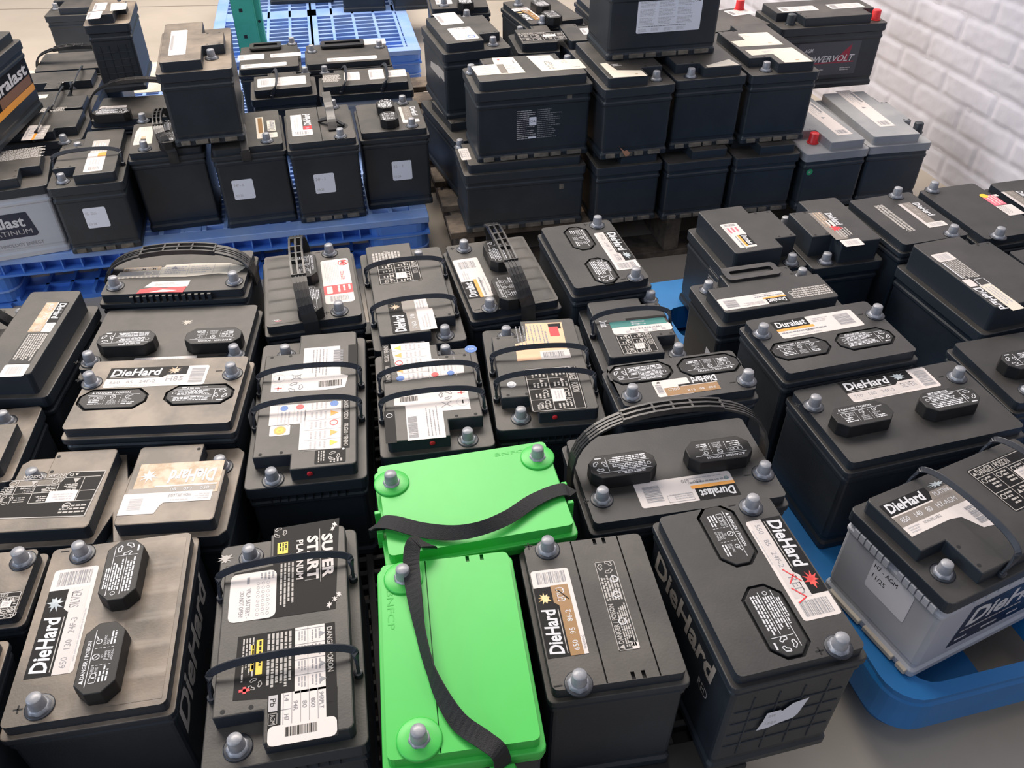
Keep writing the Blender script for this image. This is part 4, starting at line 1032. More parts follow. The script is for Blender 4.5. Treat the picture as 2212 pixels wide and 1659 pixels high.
def cap_print(parent, w, d, rot, z, kind, seed):
    a = R(rot)
    e, n = Vector((math.cos(a), math.sin(a), 0)), Vector((-math.sin(a), math.cos(a), 0))
    U, V = (w, d) if abs(math.cos(a)) > .5 else (d, w)
    o = -e * U / 2 - n * V / 2 + Vector((0, 0, z))
    p = Print(o, e, n, (0, 0, 1), U, V)
    rd = random.Random(seed)
    if kind == 'danger':
        p.tri(.17, .83, .0026, INKW, 1)
        p.text('DANGER / POISON', .21, .78, .74, .88, INKW, 1, bold=.02)
        p.line(.10, .72, .90, .72, .0008, INKW, 1)
        for u in (.38, .62):
            for k in range(5):
                p.line(u, .20 + .1 * k, u, .26 + .1 * k, .0007, INKW, 1)
        p.frame(.14, .48, .22, .66, .0007, INKW, 1)
        p.ring(.24, .56, .0036, INKW, 1)
        p.text('SHIELD', .27, .58, .36, .66, INKW, 1)
        p.text('EYES', .28, .48, .35, .55, INKW, 1)
        p.lines(.15, .18, .36, .44, 3, INKW, 1, rd, .6)
        p.ring(.50, .60, .0042, INKW, 1)
        p.line(.47, .68, .53, .52, .0008, INKW, 1)
        p.text('NO', .48, .42, .52, .48, INKW, 1)
        p.text('SPARKS', .44, .34, .57, .40, INKW, 1)
        p.text('FLAMES', .44, .26, .57, .32, INKW, 1)
        p.text('SMOKING', .43, .18, .58, .24, INKW, 1)
        p.ring(.72, .60, .0034, INKW, 1)
        p.line(.72, .60, .80, .68, .001, INKW, 1)
        p.text('SULFURIC', .66, .42, .80, .48, INKW, 1)
        p.text('ACID', .66, .34, .74, .40, INKW, 1)
        p.lines(.66, .16, .88, .32, 2, INKW, 1, rd, .65)
    else:
        p.line(.08, .78, .90, .78, .0008, INKW, 1)
        p.lines(.20, .80, .62, .92, 2, INKW, 1, rd, .7)
        p.lines(.16, .46, .68, .74, 4, INKW, 1, rd, .7, .3)
        p.line(.08, .42, .70, .42, .0008, INKW, 1)
        p.lines(.12, .14, .70, .38, 3, INKW, 1, rd, .7, .15)
        p.ring(.11, .60, .003, INKW, 1)
        p.line(.73, .14, .73, .74, .0008, INKW, 1)
        p.recycle(.84, .48, .0095, INKW, 1)
        p.rect(.79, .12, .89, .17, INKW, 1)
    return p.mb.build('cap_print', parent)


# ---------------------------------------------------------------- battery parts
_post = {}


def post(parent, x, y, z, kind):
    if kind not in _post:
        g = MB()
        if kind == 'post':
            g.lathe([(.0098, 0), (.0094, .004), (.0082, .0185), (.0076, .0196), (.0010, .0199)], 20, LEAD)
            c = MB()
            c.lathe([(.0122, -.0005), (.0124, .0012), (.0110, .0032), (.0100, .0050), (.0096, .0050)], 24, LEADD, lobes=7, la=.05)
            c.lathe([(.0160, -.001), (.0160, .0007), (.0146, .0011)], 24, HANDLE)
        else:
            mt = REDP if kind == 'postred' else CASE
            g.lathe([(.0128, 0), (.0128, .003), (.0120, .004), (.0115, .024), (.0100, .0255), (.0010, .0257)], 20, mt)
            c = MB()
            c.lathe([(.0150, -.0005), (.0150, .001), (.0130, .0015)], 20, mt)
        o = g.build('terminal_post' if kind == 'post' else 'terminal_cap')
        k = c.build('collar')
        _post[kind] = (o.data, k.data)
        bpy.data.objects.remove(o)
        bpy.data.objects.remove(k)
    a, b_ = _post[kind]
    o = bpy.data.objects.new('terminal_post' if kind == 'post' else 'terminal_cap', a)
    COL.objects.link(o)
    o.parent = parent
    o.location = (x, y, z)
    o.rotation_euler[2] = (x * 91 + y * 57) % 6.28
    if kind == 'postred':
        o['label'] = 'red terminal cap'
    k = bpy.data.objects.new('collar', b_)
    COL.objects.link(k)
    k.parent = o
    return o


def strip(pts, wdir, width, th, mt, g=None, holes=None, smooth=True):
    """a ribbon of real thickness along pts; wdir: per point or one width direction"""
    g = g or MB()
    n = len(pts)
    rings = []
    for i in range(n):
        p = Vector(pts[i])
        t = (Vector(pts[min(i + 1, n - 1)]) - Vector(pts[max(i - 1, 0)])).normalized()
        wd = Vector(wdir[i] if isinstance(wdir[0], (tuple, list, Vector)) else wdir)
        ww = width[i] if isinstance(width, (list, tuple)) else width
        wd = (wd - t * wd.dot(t)).normalized()
        nn = t.cross(wd).normalized()
        a, b_ = wd * ww / 2, nn * th / 2
        rings.append([tuple(p - a - b_), tuple(p + a - b_), tuple(p + a + b_), tuple(p - a + b_)])
    if rings:
        g.loft(rings, mt, True, True, False)
    return g


def smooth_path(pts, k=4):
    out = []
    n = len(pts)
    for i in range(n - 1):
        p0, p1, p2, p3 = [Vector(pts[max(0, min(n - 1, j))]) for j in (i - 1, i, i + 1, i + 2)]
        for s in range(k):
            t = s / k
            out.append(.5 * ((2 * p1) + (p2 - p0) * t + (2 * p0 - 5 * p1 + 4 * p2 - p3) * t * t + (3 * p1 - p0 - 3 * p2 + p3) * t ** 3))
    out.append(Vector(pts[-1]))
    return out


def arch_strap(parent, w, d, h, axis, off, arch, width=.026, lean=0.0):
    L = (w if axis == 'x' else d) / 2 + .004
    pts = []
    for k in range(21):
        t = -1 + 2 * k / 20
        c = L * math.copysign(abs(math.sin(t * PI / 2)) ** .9, t)
        z = h - .03 + (arch + .03) * (abs(math.cos(t * PI / 2)) ** .55)
        pts.append((c, z))
    rail = []
    P3 = []
    for c, z in pts:
        ln = lean * max(0, z - h)
        P3.append((c, off + ln, z) if axis == 'x' else (off + ln, c, z))
    wd = (0, 1, 0) if axis == 'x' else (1, 0, 0)
    wdv = Vector(wd)
    g = MB()
    strip(P3[:8], wd, width, .0035, STRAPM, g)
    strip(P3[13:], wd, width, .0035, STRAPM, g)
    for s in (-1, 0, 1):
        strip([tuple(Vector(p) + wdv * s * (width / 2 - .002)) for p in P3[7:14]], wd, .0035, .009, STRAPM, g)
    for k in (7, 9, 10, 11, 13):
        q = Vector(P3[k])
        strip([tuple(q - wdv * width / 2), tuple(q + wdv * width / 2)], (0, 0, 1), .008, .003, STRAPM, g)
    for s in (-.006, 0, .006):
        for a, b_ in ((2, 7), (13, 18)):
            strip([tuple(Vector(p) + wdv * s + Vector((0, 0, .0015))) for p in P3[a:b_ + 1]], wd, .0016, .003, STRAPM, g)
    return g.build('strap_handle', parent)


def bar_handle(parent, w, d, ztop, hrim, pos, axis, lift=.012, back=.018):
    g = MB()
    half = (w if axis == 'x' else d) / 2 - .007
    pts = []
    prof = [(-half, hrim + .004, -back), (-half, ztop + lift * .3, -back * .4), (-half + .006, ztop + lift * .8, -.002), (-half * .6, ztop + lift + .003, .001), (0, ztop + lift + .005, .002),
            (half * .6, ztop + lift + .003, .001), (half - .006, ztop + lift * .8, -.002), (half, ztop + lift * .3, -back * .4), (half, hrim + .004, -back)]
    for c, z, o_ in prof:
        pts.append((c + pos[0] * 0, pos[1] + o_, z) if axis == 'x' else (pos[0] + o_, c, z))
    sp = smooth_path(pts, 4)
    strip(sp, (0, .8, 1) if axis == 'x' else (.8, 0, 1), .0085, .0038, HANDLE, g)
    for s in (0, -1):
        q = pts[s]
        g.lathe([(.0055, -.004), (.0055, .004), (.001, .0045)], 12, HANDLE, q[0], q[1], q[2])
    return g.build('carry_handle', parent, bevel=.0008)


ROOTS = {}


def make_battery(B, info):
    rt = bpy.data.objects.new('car_battery', None)
    rt.empty_display_size = .05
    COL.objects.link(rt)
    rt.location = B['p']
    rt.rotation_euler[2] = R(B['a'])
    rt['label'], rt['group'] = info[0], info[1]
    rt['category'] = 'battery'
    ROOTS[B['id']] = rt
    w, d, h, ty, bk = B['w'], B['d'], B['h'], B['ty'], B['bk']
    it = B['it']
    tags = {e[0]: e for e in it}
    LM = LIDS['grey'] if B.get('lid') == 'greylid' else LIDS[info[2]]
    CM = GREYC if B.get('case') == 'grey' else CASE
    if ty == 'green':
        LM = GREEN
    seed = sum(map(ord, B['id']))
    rd = random.Random(seed)
    # case: hold-down foot, body, collar
    g = MB()
    cw, cd = w - .009, d - .009
    ch = h - .022
    def ring(ww, dd, z, r=.007):
        return [(x, y, z) for x, y in rr(ww, dd, r, 3)]
    g.loft([ring(cw + .004, cd + .004, 0), ring(cw + .004, cd + .004, .011), ring(cw - .002, cd - .002, .016), ring(cw - .002, cd - .002, .022), ring(cw, cd, .026), ring(cw, cd, ch - .02),
            ring(cw + .004, cd + .004, ch - .017), ring(cw + .004, cd + .004, ch - .012), ring(cw, cd, ch - .009), ring(cw, cd, ch)], CM)
    if 'casegrid' in tags or 'ribface' in tags:
        for k in range(1, 5):
            g.box(-cw / 2 + cw * k / 5 - .0012, -cd / 2 - .0014, .03, -cw / 2 + cw * k / 5 + .0012, -cd / 2 + .001, ch - .03, CM)
        for k in range(1, 5):
            z = .03 + (ch - .06) * k / 5
            g.box(-cw / 2 + .01, -cd / 2 - .0014, z - .001, cw / 2 - .01, -cd / 2 + .001, z + .001, CM)
    for k in range(10):
        if ty == 'block' and info[3]:
            x = -cw * .32 + cw * .64 * k / 9
            g.box(x - .0007, -cd / 2 - .003, ch - .012, x + .0007, -cd / 2, ch + .002, CM)
    g.build('case', rt, bevel=.0008, seg=1)
    if 'ledge' in tags:
        g = MB()
        n = 4 if w < .2 else 6
        for k in range(n):
            a = -cw / 2 + .012 + (cw - .024) * k / n
            b_ = a + (cw - .024) / n * (.86 if k % 2 else .62)
            g.box(a, -cd / 2 - .0075, .004, b_, -cd / 2 - .001, .0135, LEDGE)
        g.build('hold_down_ledge', rt, bevel=.0008, seg=1)
    # lid
    g = MB()
    if ty == 'block':
        rim = rr(w, d, .009, 3)
        if B.get('bow'):
            t = .013
            rim = [(w / 2, -d / 2 + .01), (w / 2, d / 2 - .01), (w / 2 - .01, d / 2), (t, d / 2), (.0015, d / 2 - .05), (-t, d / 2), (-w / 2 + .01, d / 2), (-w / 2, d / 2 - .01),
                   (-w / 2, -d / 2 + .01), (-w / 2 + .01, -d / 2), (-t, -d / 2), (-.0015, -d / 2 + .05), (t, -d / 2), (w / 2 - .01, -d / 2)]
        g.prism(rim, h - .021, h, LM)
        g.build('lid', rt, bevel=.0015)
        # raised cover with a notch at each terminal
        mx, my = .013, .010
        x0, x1, y0, y1 = -w / 2 + mx, w / 2 - mx, -d / 2 + my, d / 2 - my
        if B['id'] == 'gold_long':
            x0, x1 = -.012, .076
        ps = [p_ for e in it if e[0].startswith('post') for p_ in e[1]]
        longx = w > d
        if len(ps) == 1:
            q = ps[0]
            ps = ps + ([[-q[0], q[1]]] if longx else [[q[0], -q[1]]])
        if not ps:
            ps = [[-1000 * (w / 2 - .035), -1000 * (d / 2 - .04)], [-1000 * (w / 2 - .035), 1000 * (d / 2 - .04)]] if not longx else [[-1000 * (w / 2 - .04), 1000 * (d / 2 - .035)], [1000 * (w / 2 - .04), 1000 * (d / 2 - .035)]]
        notch = {}
        for px, py in ps:
            sx, sy = (1 if px > 0 else -1), (1 if py > 0 else -1)
            nx = abs(px) / 1000 - (.026 if longx else .030)
            ny = abs(py) / 1000 - (.030 if longx else .026)
            nx, ny = max(.02, min(nx, w / 2 - mx - .02)), max(.02, min(ny, d / 2 - my - .02))
            if longx:
                ny = max(ny, .012)
            notch[(sx, sy)] = (nx, ny)

        def outline(xa, xb, ya, yb):
            out = []
            for (sx, sy) in ((1, -1), (1, 1), (-1, 1), (-1, -1)):
                X = xb if sx > 0 else xa
                Y = yb if sy > 0 else ya
                nt = notch.get((sx, sy))
                if nt and abs(X) > nt[0] and abs(Y) > nt[1] and ((sx > 0) == (X > 0)):
                    a, b_ = (X, sy * nt[1]), (sx * nt[0], Y)
                    c = (sx * nt[0], sy * nt[1])
                    seq = [a, c, b_]
                    if sx * sy < 0:
                        seq = [b_, c, a]
                    out += seq
                else:
                    r = .006
                    for kk in range(3):
                        aa = {(1, -1): 270, (1, 1): 0, (-1, 1): 90, (-1, -1): 180}[(sx, sy)] + 45 * kk
                        out.append((X - sx * r + r * math.cos(R(aa)), Y - sy * r + r * math.sin(R(aa))))
            return out
        g = MB()
        if B['id'] == 'gold_long':
            lo = rr(w * .36, d * .42, .012, 3, -w * .27, -d * .06)
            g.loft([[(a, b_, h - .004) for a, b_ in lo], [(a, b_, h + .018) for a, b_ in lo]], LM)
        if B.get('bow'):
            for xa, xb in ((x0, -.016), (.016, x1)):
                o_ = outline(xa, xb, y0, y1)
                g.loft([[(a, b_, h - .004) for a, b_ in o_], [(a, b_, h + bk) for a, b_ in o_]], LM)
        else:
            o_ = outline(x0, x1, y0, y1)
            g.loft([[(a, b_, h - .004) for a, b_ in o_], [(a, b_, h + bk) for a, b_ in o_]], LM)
        # small keyhole slots beside each notch, and a seam
        for (sx, sy), (nx, ny) in notch.items():
            for f in (.25, .8):
                if longx:
                    cx, cy = sx * nx - sx * .006, sy * (ny + (d / 2 - my - ny) * f)
                else:
                    cx, cy = sx * (nx + (w / 2 - mx - nx) * f), sy * ny - sy * .006
                if abs(cx) < w / 2 - mx and abs(cy) < d / 2 - my:
                    g.flat(disc(cx, cy, .0028, 10), h + bk + .0002, GROOVE)
        g.build('lid_cover', rt, bevel=.0018)
    else:
        lip = MB()
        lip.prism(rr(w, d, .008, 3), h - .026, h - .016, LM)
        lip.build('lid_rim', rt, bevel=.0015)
        pw, pd = w - .012, d - .012
        outer = rr(pw, pd, .007, 3)
        holes = []
        z1 = h
        hm = GREEND if ty == 'green' else GROOVE
        if 'capf' in tags:
            e = tags['capf']
            for (cx, cy) in e[1]:
                holes.append(octo(e[3][0] / 1000 + .007, e[3][1] / 1000 + .007, .016, cx / 1000, cy / 1000))
        if ty == 'flat3':
            gf = B['id'] == 'gold_front'
            for x in ((-.10, .30) if gf else (.0,)):
                X = x * pw
                holes.append([(X - .0009, -pd / 2 + .0004), (X + .0009, -pd / 2 + .0004), (X + .0009, pd / 2 - .0004), (X - .0009, pd / 2 - .0004)])
            for sy in (-1, 1):
                for sx in ((.10, .18) if gf else (.2, .3)):
                    X = sx * pw
                    yy = sorted((sy * (pd / 2 - .0004), sy * (pd / 2 - .010)))
                    holes.append([(X - .0022, yy[0]), (X + .0022, yy[0]), (X + .0022, yy[1]), (X - .0022, yy[1])])
        if ty == 'green':
            e = tags['seam']
            (ax, ay), (bx, by) = e[2]
            if e[1] == 'v':
                X = (ax + bx) / 2000
                holes.append([(X - .0006, -pd / 2 + .0004), (X + .0006, -pd / 2 + .0004), (X + .0006, pd / 2 - .0004), (X - .0006, pd / 2 - .0004)])
                for s_ in (.028, .046):
                    holes.append([(s_ - .0022, pd / 2 - .009), (s_ + .0022, pd / 2 - .009), (s_ + .0022, pd / 2 - .0004), (s_ - .0022, pd / 2 - .0004)])
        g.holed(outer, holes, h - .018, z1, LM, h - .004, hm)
        if ty == 'raised' and w > .15 and info[4]:
            # shallow cell steps beside the caps
            a0, a1 = (-pw * .47, pw * .47) if w > d else (-pd * .47, pd * .47)
            c_ = info[4] * (pd if w > d else pw)
            c0, c1 = sorted((c_ * .14, c_ * .47))
            nn, mm = 61, 9
            vs, fs = [], []
            for i_ in range(nn):
                t_ = i_ / (nn - 1)
                for j_ in range(mm):
                    s_ = j_ / (mm - 1)
                    ed = min(1, 6 * s_ * 1.2, 6 * (1 - s_) * 1.2, 12 * t_, 12 * (1 - t_))
                    ph = (t_ * 6) % 1
                    zz = h + .0003 + .0021 * ed * (ph ** 1.6 if ph < .82 else (1 - ph) / .18 * .73)
                    A_, C_ = a0 + (a1 - a0) * t_, c0 + (c1 - c0) * s_
                    vs.append((A_, C_, zz) if w > d else (C_, A_, zz))
            for i_ in range(nn - 1):
                for j_ in range(mm - 1):
                    q = (i_ * mm + j_, (i_ + 1) * mm + j_, (i_ + 1) * mm + j_ + 1, i_ * mm + j_ + 1)
                    fs.append(q if w > d else q[::-1])
            st = MB()
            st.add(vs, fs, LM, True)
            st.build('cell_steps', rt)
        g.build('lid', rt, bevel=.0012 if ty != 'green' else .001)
        if ty == 'green':
            s_ = MB()
            s_.prism(rr(w - .003, d - .003, .008, 3), h - .036, h - .027, GREEN)
            s_.build('upper_band', rt, bevel=.0015)
    # caps
    for key in ('capr', 'capf'):
        for e in it:
            if e[0] != key:
                continue
            for k, (cx, cy) in enumerate(e[1]):
                zc = h + (.022 if key == 'capr' else .0008)
                W_, D_ = e[3][0] / 1000, e[3][1] / 1000
                g = MB()
                if key == 'capr':
                    o0, o1 = octo(W_ + .006, D_ + .006, .014), octo(W_, D_, .013)
                    g.loft([[(a, b_, 0) for a, b_ in octo(W_ + .001, D_ + .001, .013)], [(a, b_, .010) for a, b_ in octo(W_ + .001, D_ + .001, .013)], [(a, b_, .022) for a, b_ in o1]], CAPM)
                else:
                    g.loft([[(a, b_, -.004) for a, b_ in octo(W_, D_, .014)], [(a, b_, .0008) for a, b_ in octo(W_, D_, .014)]], CAPM)
                o = g.build('vent_cap', rt, (cx / 1000, cy / 1000, h), bevel=.0012)
                rot = e[2]
                order = ('danger', 'recycle') if rot in (0, -90) else ('recycle', 'danger')
                cap_print(o, W_, D_, rot, (.022 if key == 'capr' else .0008) + .0002, order[k % 2] if len(e[1]) > 1 else 'recycle', seed + k)
    # posts
    for e in it:
        if e[0].startswith('post'):
            for k, (x, y) in enumerate(e[1]):
                post(rt, x / 1000, y / 1000, h + .0005, e[0])
                if ty == 'green':
                    g = MB()
                    g.lathe([(.024, -.001), (.024, .002), (.0225, .003), (.012, .003)], 28, GREEN, x / 1000, y / 1000, h)
                    g.build('terminal_boss', rt)
    # plus and minus marks
    for e in it:
        if e[0] == 'post' and ty in ('raised', 'flush', 'flat3') and len(e[1]) == 2 and info[3]:
            for k, (x, y) in enumerate(e[1]):
                sy = -1 if y < 0 else 1
                p = Print(((x - 28) / 1000, y / 1000 + sy * .004, h + .0003), (1, 0, 0), (0, 1, 0), (0, 0, 1), .01, .01)
                p.rect(0, .42, 1, .58, GROOVE)
                if k == info[5]:
                    p.rect(.42, 0, .58, 1, GROOVE)
                p.mb.build('polarity_mark', rt)
    ztop = h + bk
    for e in it:
        t = e[0]
        if t == 'label':
            p, poly = frame_for(e[1], e[2], e[3], ztop + .0002)
            label_art(e[1], p, poly)
            p.mb.build('printed_label', rt)
        elif t == 'hand':
            for q in e[1]:
                bar_handle(rt, w, d, h + bk, h, (q[0] / 1000, q[1] / 1000), 'y' if w > d else 'x')
        elif t == 'hand2':
            bar_handle(rt, w, d, h + bk, h, (-.045, 0), 'y', .022)
            bar_handle(rt, w, d, h + bk, h, (.098, 0), 'y', .022)
        elif t == 'strap':
            k = e[1]
            if k == 'x':
                arch_strap(rt, w, d, h, 'x', .004, .034, .030, .7)
            elif k == 'x2':
                arch_strap(rt, w, d, h, 'x', .015, .085, .022, .25)
            elif k == 'x3':
                arch_strap(rt, w, d, h, 'x', 0, .04)
            elif k == 'x4':
                arch_strap(rt, w, d, h, 'x', -.035, .080, .018, .1)
            elif k == 'y':
                arch_strap(rt, w, d, h, 'y', -.006, .068, .026, -.15)
            elif k == 'y2':
                arch_strap(rt, w, d, h, 'y', .020, .068, .026, -.25)
            elif k == 'y3':
                arch_strap(rt, w, d, h, 'y', .015, .05, .022, -.5)
        elif t == 'tri':
            g = MB()
            for s in (-.06, .06):
                strip([(-.085, s, h), (-.075, s * .9, h + .04), (-.05, s * .8, h + .052), (-.03, s, h + .012)], (0, 1, 0), .02, .008, STRAPM, g)
            strip([(-.05, -.05, h + .052), (-.05, .05, h + .052)], (1, 0, 0), .018, .008, STRAPM, g)
            g.build('carry_handle', rt, bevel=.001)
        elif t in ('foldh', 'foldp'):
            g = MB()
            if t == 'foldh':
                cy, z, ww, dd = d / 2 - .018, h + bk + .001, w * .44, .042
            else:
                cy, z, ww, dd = d / 2 - .03, h + .006, w * .52, .055
            out = rr(ww, dd, .010, 3, -.01, cy)
            hole = rr(ww - .024, dd - .026, .005, 3, -.01, cy)
            g.holed(out, [hole[::1]], z - .002, z + .004, STRAPM, z - .0015, GROOVE)
            g.build('fold_handle', rt, bevel=.001)
        elif t == 'hub':
            g = MB()
            pts = [(.03, -.055, h + .002), (.03, -.03, h + .018), (.03, .0, h + .026), (.03, .03, h + .030), (.028, .07, h + .05)]
            strip(smooth_path(pts), (1, 0, 0), .022, .006, STRAPM, g)
            strip([(.03, -.02, h + .02), (.0, .005, h + .004)], (0, 1, 0), .012, .005, STRAPM, g)
            strip([(.03, -.02, h + .02), (.058, -.035, h + .004)], (0, 1, 0), .014, .005, STRAPM, g)
            g.build('carry_handle', rt, bevel=.001)
            g = MB()
            g.flat(disc(.048, -.03, .020), h + .0006, GROOVE)
            g.build('handle_recess', rt)
        elif t in ('pink', 'smear', 'splat', 'whitedot', 'bluedot'):
            x, y = e[1][0] / 1000, e[1][1] / 1000
            zz = (h if t in ('bluedot', 'splat', 'pink', 'smear') else h + bk) + .0003
            g = Print((x - .01, y - .01, zz), (1, 0, 0), (0, 1, 0), (0, 0, 1), .02, .02)
            if t == 'pink':
                g.dot(.5, .5, .009, PINKI, 1)
                g.burst(.35, .4, .35, .2, INKW, 2, 4)
            elif t == 'bluedot':
                g.dot(.5, .5, .0105, BLUEI, 1, 20)
                g.text('AGM', .25, .38, .75, .62, INKW, 2)
            elif t == 'whitedot':
                g.dot(.5, .5, .0075, INKW, 1)
                g.ring(.5, .5, .0045, INKF, 2)
            else:
                g.burst(.5, .5, .55, .45, DUSTS if t == 'smear' else INKP, 1, 5)
            g.mb.build('spot_sticker', rt)
        elif t == 'reddot':
            for q in e[1]:
                g = MB()
                g.lathe([(.0042, 0), (.0042, .0012), (.001, .0014)], 14, REDI)
                o = g.build('vent_plug', rt, (q[0] / 1000, -(d / 2 - my) , h + bk * .5))
                o.rotation_euler[0] = R(90)
                o['label'] = 'red vent plug'
        elif t == 'badge':
            pass
        elif t == 'ribs':
            g = MB()
            for k in range(13):
                x = -w * .27 + w * .52 * k / 12
                g.box(x - .003, -d / 2 - .0005, h - .016, x + .003, -d / 2 + .006, h - .003, LM)
            g.build('vent_ribs', rt)
        elif t == 'window':
            p = face_print(w, d, h, 'front', 0, h - .06, w * .56, .022)
            p.rect(0, 0, 1, .7, BLUE)
            p.rect(.06, .7, .94, 1, mat('blue_grey_film', (.12, .2, .36), .3))
            p.mb.build('face_sticker', rt)
        elif t == 'stk':
            p = face_print(w, d, h, 'front', e[3], h * .36, .050, .052)
            p.rrect(0, 0, 1, 1, STICK, 1, .004)
            p.text(e[1], .08, .66, .56, .80, INKF, 2)
            p.text(e[2], .10, .14, .42, .26, INKF, 2)
            p.mb.build('date_sticker', rt)
        elif t == 'clip':
            g = MB()
            g.box(-.018, -d / 2 - .004, h - .030, .004, -d / 2 + .003, h - .006, STRAPM)
            strip([(-.007, d * .1, h + .03), (-.007, -d * .2, h + .03), (-.007, -d / 2 - .002, h - .004), (-.007, -d / 2 - .002, h - .03)], (1, 0, 0), .018, .004, STRAPM, g)
            g.build('strap_handle', rt, bevel=.001)
        elif t == 'lefttext':
            p = face_print(w, d, h, 'left', .01, h - .082, d * .74, .040)
            p.text('DieHard', 0, .0, 1, 1, INKP, 1, bold=.03, shear=.1)
            p.text('RED', .84, -.9, .98, -.5, INKF, 1)
            p.mb.build('side_lettering', rt)
        elif t == 'tornlab':
            p = face_print(w, d, h, 'front', -.004, .085, .058, .052)
            p.o.y -= .0026
            p.poly([(0, .0), (.08, .35), (.12, .72), (.42, .74), (.46, .66), (.66, .92), (1, 1), (.88, .35), (.80, .2), (.50, .12), (.25, .0)], STICK, 1)
            p.text('24F', .18, .50, .34, .60, INKF, 2)
            p.text('12/24', .16, .18, .40, .28, INKF, 2)
            p.mb.build('torn_sticker', rt)
        elif t == 'greytext':
            p = face_print(w, d, h, 'front', w / 2 - .055 - .075, h * .30, .15, .062)
            p.poly([(0, 0), (.96, 0), (1, .1), (.93, 1), (0, 1)], NAVY, 1)
            p.text('Duralast', .05, .42, .86, .86, INKW, 2, bold=.03)
            p.text('PLATINUM', .25, .12, .92, .32, INKF, 2)
            p.text('NEW TECHNOLOGY ENERGY', .10, -.36, 1.02, -.22, INKG, 2)
            p.mb.build('face_sticker', rt)
        elif t == 'greendot':
            p = face_print(w, d, h, 'front', -w / 2 + .022, h - .058, .016, .016)
            p.dot(.5, .5, .0085, mat('green_sticker', (.03, .35, .14), .4), 1, 18)
            p.rect(.36, .36, .64, .64, INKP, 2)
            p.mb.build('spot_sticker', rt)
        elif t == 'whitedotf':
            p = face_print(w, d, h, 'front', -.02, h - .010, .008, .008)
            p.o.y -= .002
            p.dot(.5, .5, .0035, INKW, 1)
            p.mb.build('spot_sticker', rt)
        elif t == 'blkprint':
            p = face_print(w, d, h, 'front', .012, h * .28, .108, .072)
            r2 = random.Random(9)
            p.lines(0, .0, .44, 1, 15, INKF, 1, r2, .45, .5)
            p.lines(.46, .0, 1, 1, 15, INKG, 1, r2, .45, .5)
            p.rrect(.28, .48, .44, .76, STICK, 2, .002)
            p.ring(.33, .62, .003, INKG, 3)
            p.tri(.39, .62, .003, INKG, 3)
            p.rect(.26, .04, .44, .10, STICK, 2)
            p.mb.build('side_lettering', rt)
        elif t in ('nub', 'nub2'):
            p = face_print(w, d, h, 'front', w * .30, h * (.62 if t == 'nub' else .80), .012, .014)
            p.rect(0, 0, 1, 1, LEDGE, 1)
            p.mb.build('moulded_square', rt)
        elif t == 'bigw':
            p = face_print(w, d, h, 'front', .010, h * .34, .158, .078)
            p.rrect(0, 0, 1, 1, STICK, 1, .004)
            r2 = random.Random(4)
            for k in range(3):
                for j in range(3):
                    p.lines(.04 + .29 * k, .22 + .25 * j, .30 + .29 * k, .43 + .25 * j, 6, INKF, 2, r2, .45, .3)
            for k in range(4):
                p.lines(.03 + .2 * k, .03, .18 + .2 * k, .13, 4, INKF, 2, r2, .45, .3)
            p.lines(.03, .16, .86, .20, 1, INKG, 2, r2, .6, .1)
            p.tri(.95, .86, .004, INKG, 2)
            p.ring(.90, .86, .004, INKG, 2)
            p.mb.build('information_sticker', rt)
        elif t == 'lefttag':
            p = face_print(w, d, h, 'left', -d * .12, h * .50, d * .62, .036)
            p.poly([(0, 0), (.05, .5), (.5, .8), (.55, .9), (1, 1), (1, .3), (.72, .3), (.70, .1)], INKP, 1)
            p.text('AGM', .05, 1.9, .4, 2.3, INKP, 1)
            p.mb.build('side_sticker', rt)
        elif t == 'pv':
            p = face_print(w, d, h, 'front', .0, .036, .185, .090)
            p.rrect(0, 0, 1, 1, mat('charcoal_film', (.06, .065, .085), .35), 1, .002)
            p.poly([(.60, .42), (.86, .92), (.84, .42)], mat('dark_red_ink', (.32, .02, .05), .4), 2)
            p.rect(.06, .36, .94, .40, mat('dark_red_ink', (.32, .02, .05), .4), 3)
            p.text('POWERVOLT', .08, .40, .94, .60, INKW, 4, bold=.012, shear=.3)
            p.text('AGM', .10, .72, .24, .84, INKW, 4, bold=.03, shear=.2)
            p.lines(.12, .06, .5, .2, 2, INKF, 4, random.Random(3))
            p.lines(.74, .10, .96, .22, 2, INKF, 4, random.Random(5))
            p.mb.build('face_sticker', rt)
        elif t == 'orangestr':
            p = face_print(w, d, h, 'front', -.02, h * .30, .105, .014)
            p.rrect(0, 0, 1, 1, ORANGE, 1, .003)
            p.mb.build('face_sticker', rt)
        elif t == 'sideD':
            p = face_print(w, d, h, 'right', .005, .050, d * .88, .085)
            p.rect(0, 0, 1, 1, INKK, 1)
            p.text('Duralast', .06, .50, .96, .86, INKW, 2, bold=.03)
            p.rect(.3, .20, .98, .46, mat('brown_ink', (.22, .11, .06), .5), 2)
            p.rect(0, .0, 1, .19, ORANGE, 3)
            p.mb.build('face_sticker', rt)
    SS = {'block_handle': ('left', -.045, .050, .040, .056, 0), 'tall_sticker': ('left', -.045, .105, .060, .045, 1), 'band_front': ('right', .02, .085, .060, .075, 0)}
    if B['id'] in SS:
        q = SS[B['id']]
        p = face_print(w, d, h, q[0], q[1], q[2], q[3], q[4])
        if q[5]:
            p.lines(0, 0, 1, 1, 7, INKP, 1, random.Random(5), .7, .3)
        else:
            p.poly([(0, .05), (.1, 1), (.9, .95), (1, .1)], STICK, 1)
        p.mb.build('side_sticker', rt)
    if B['id'] == 'silver_front':
        p = face_print(w, d, h, 'right', -.01, h - .088, d * .80, .048)
        p.text('DieHard', 0, .0, 1, 1, INKF, 1, bold=.03, shear=.1)
        p.mb.build('side_lettering', rt)
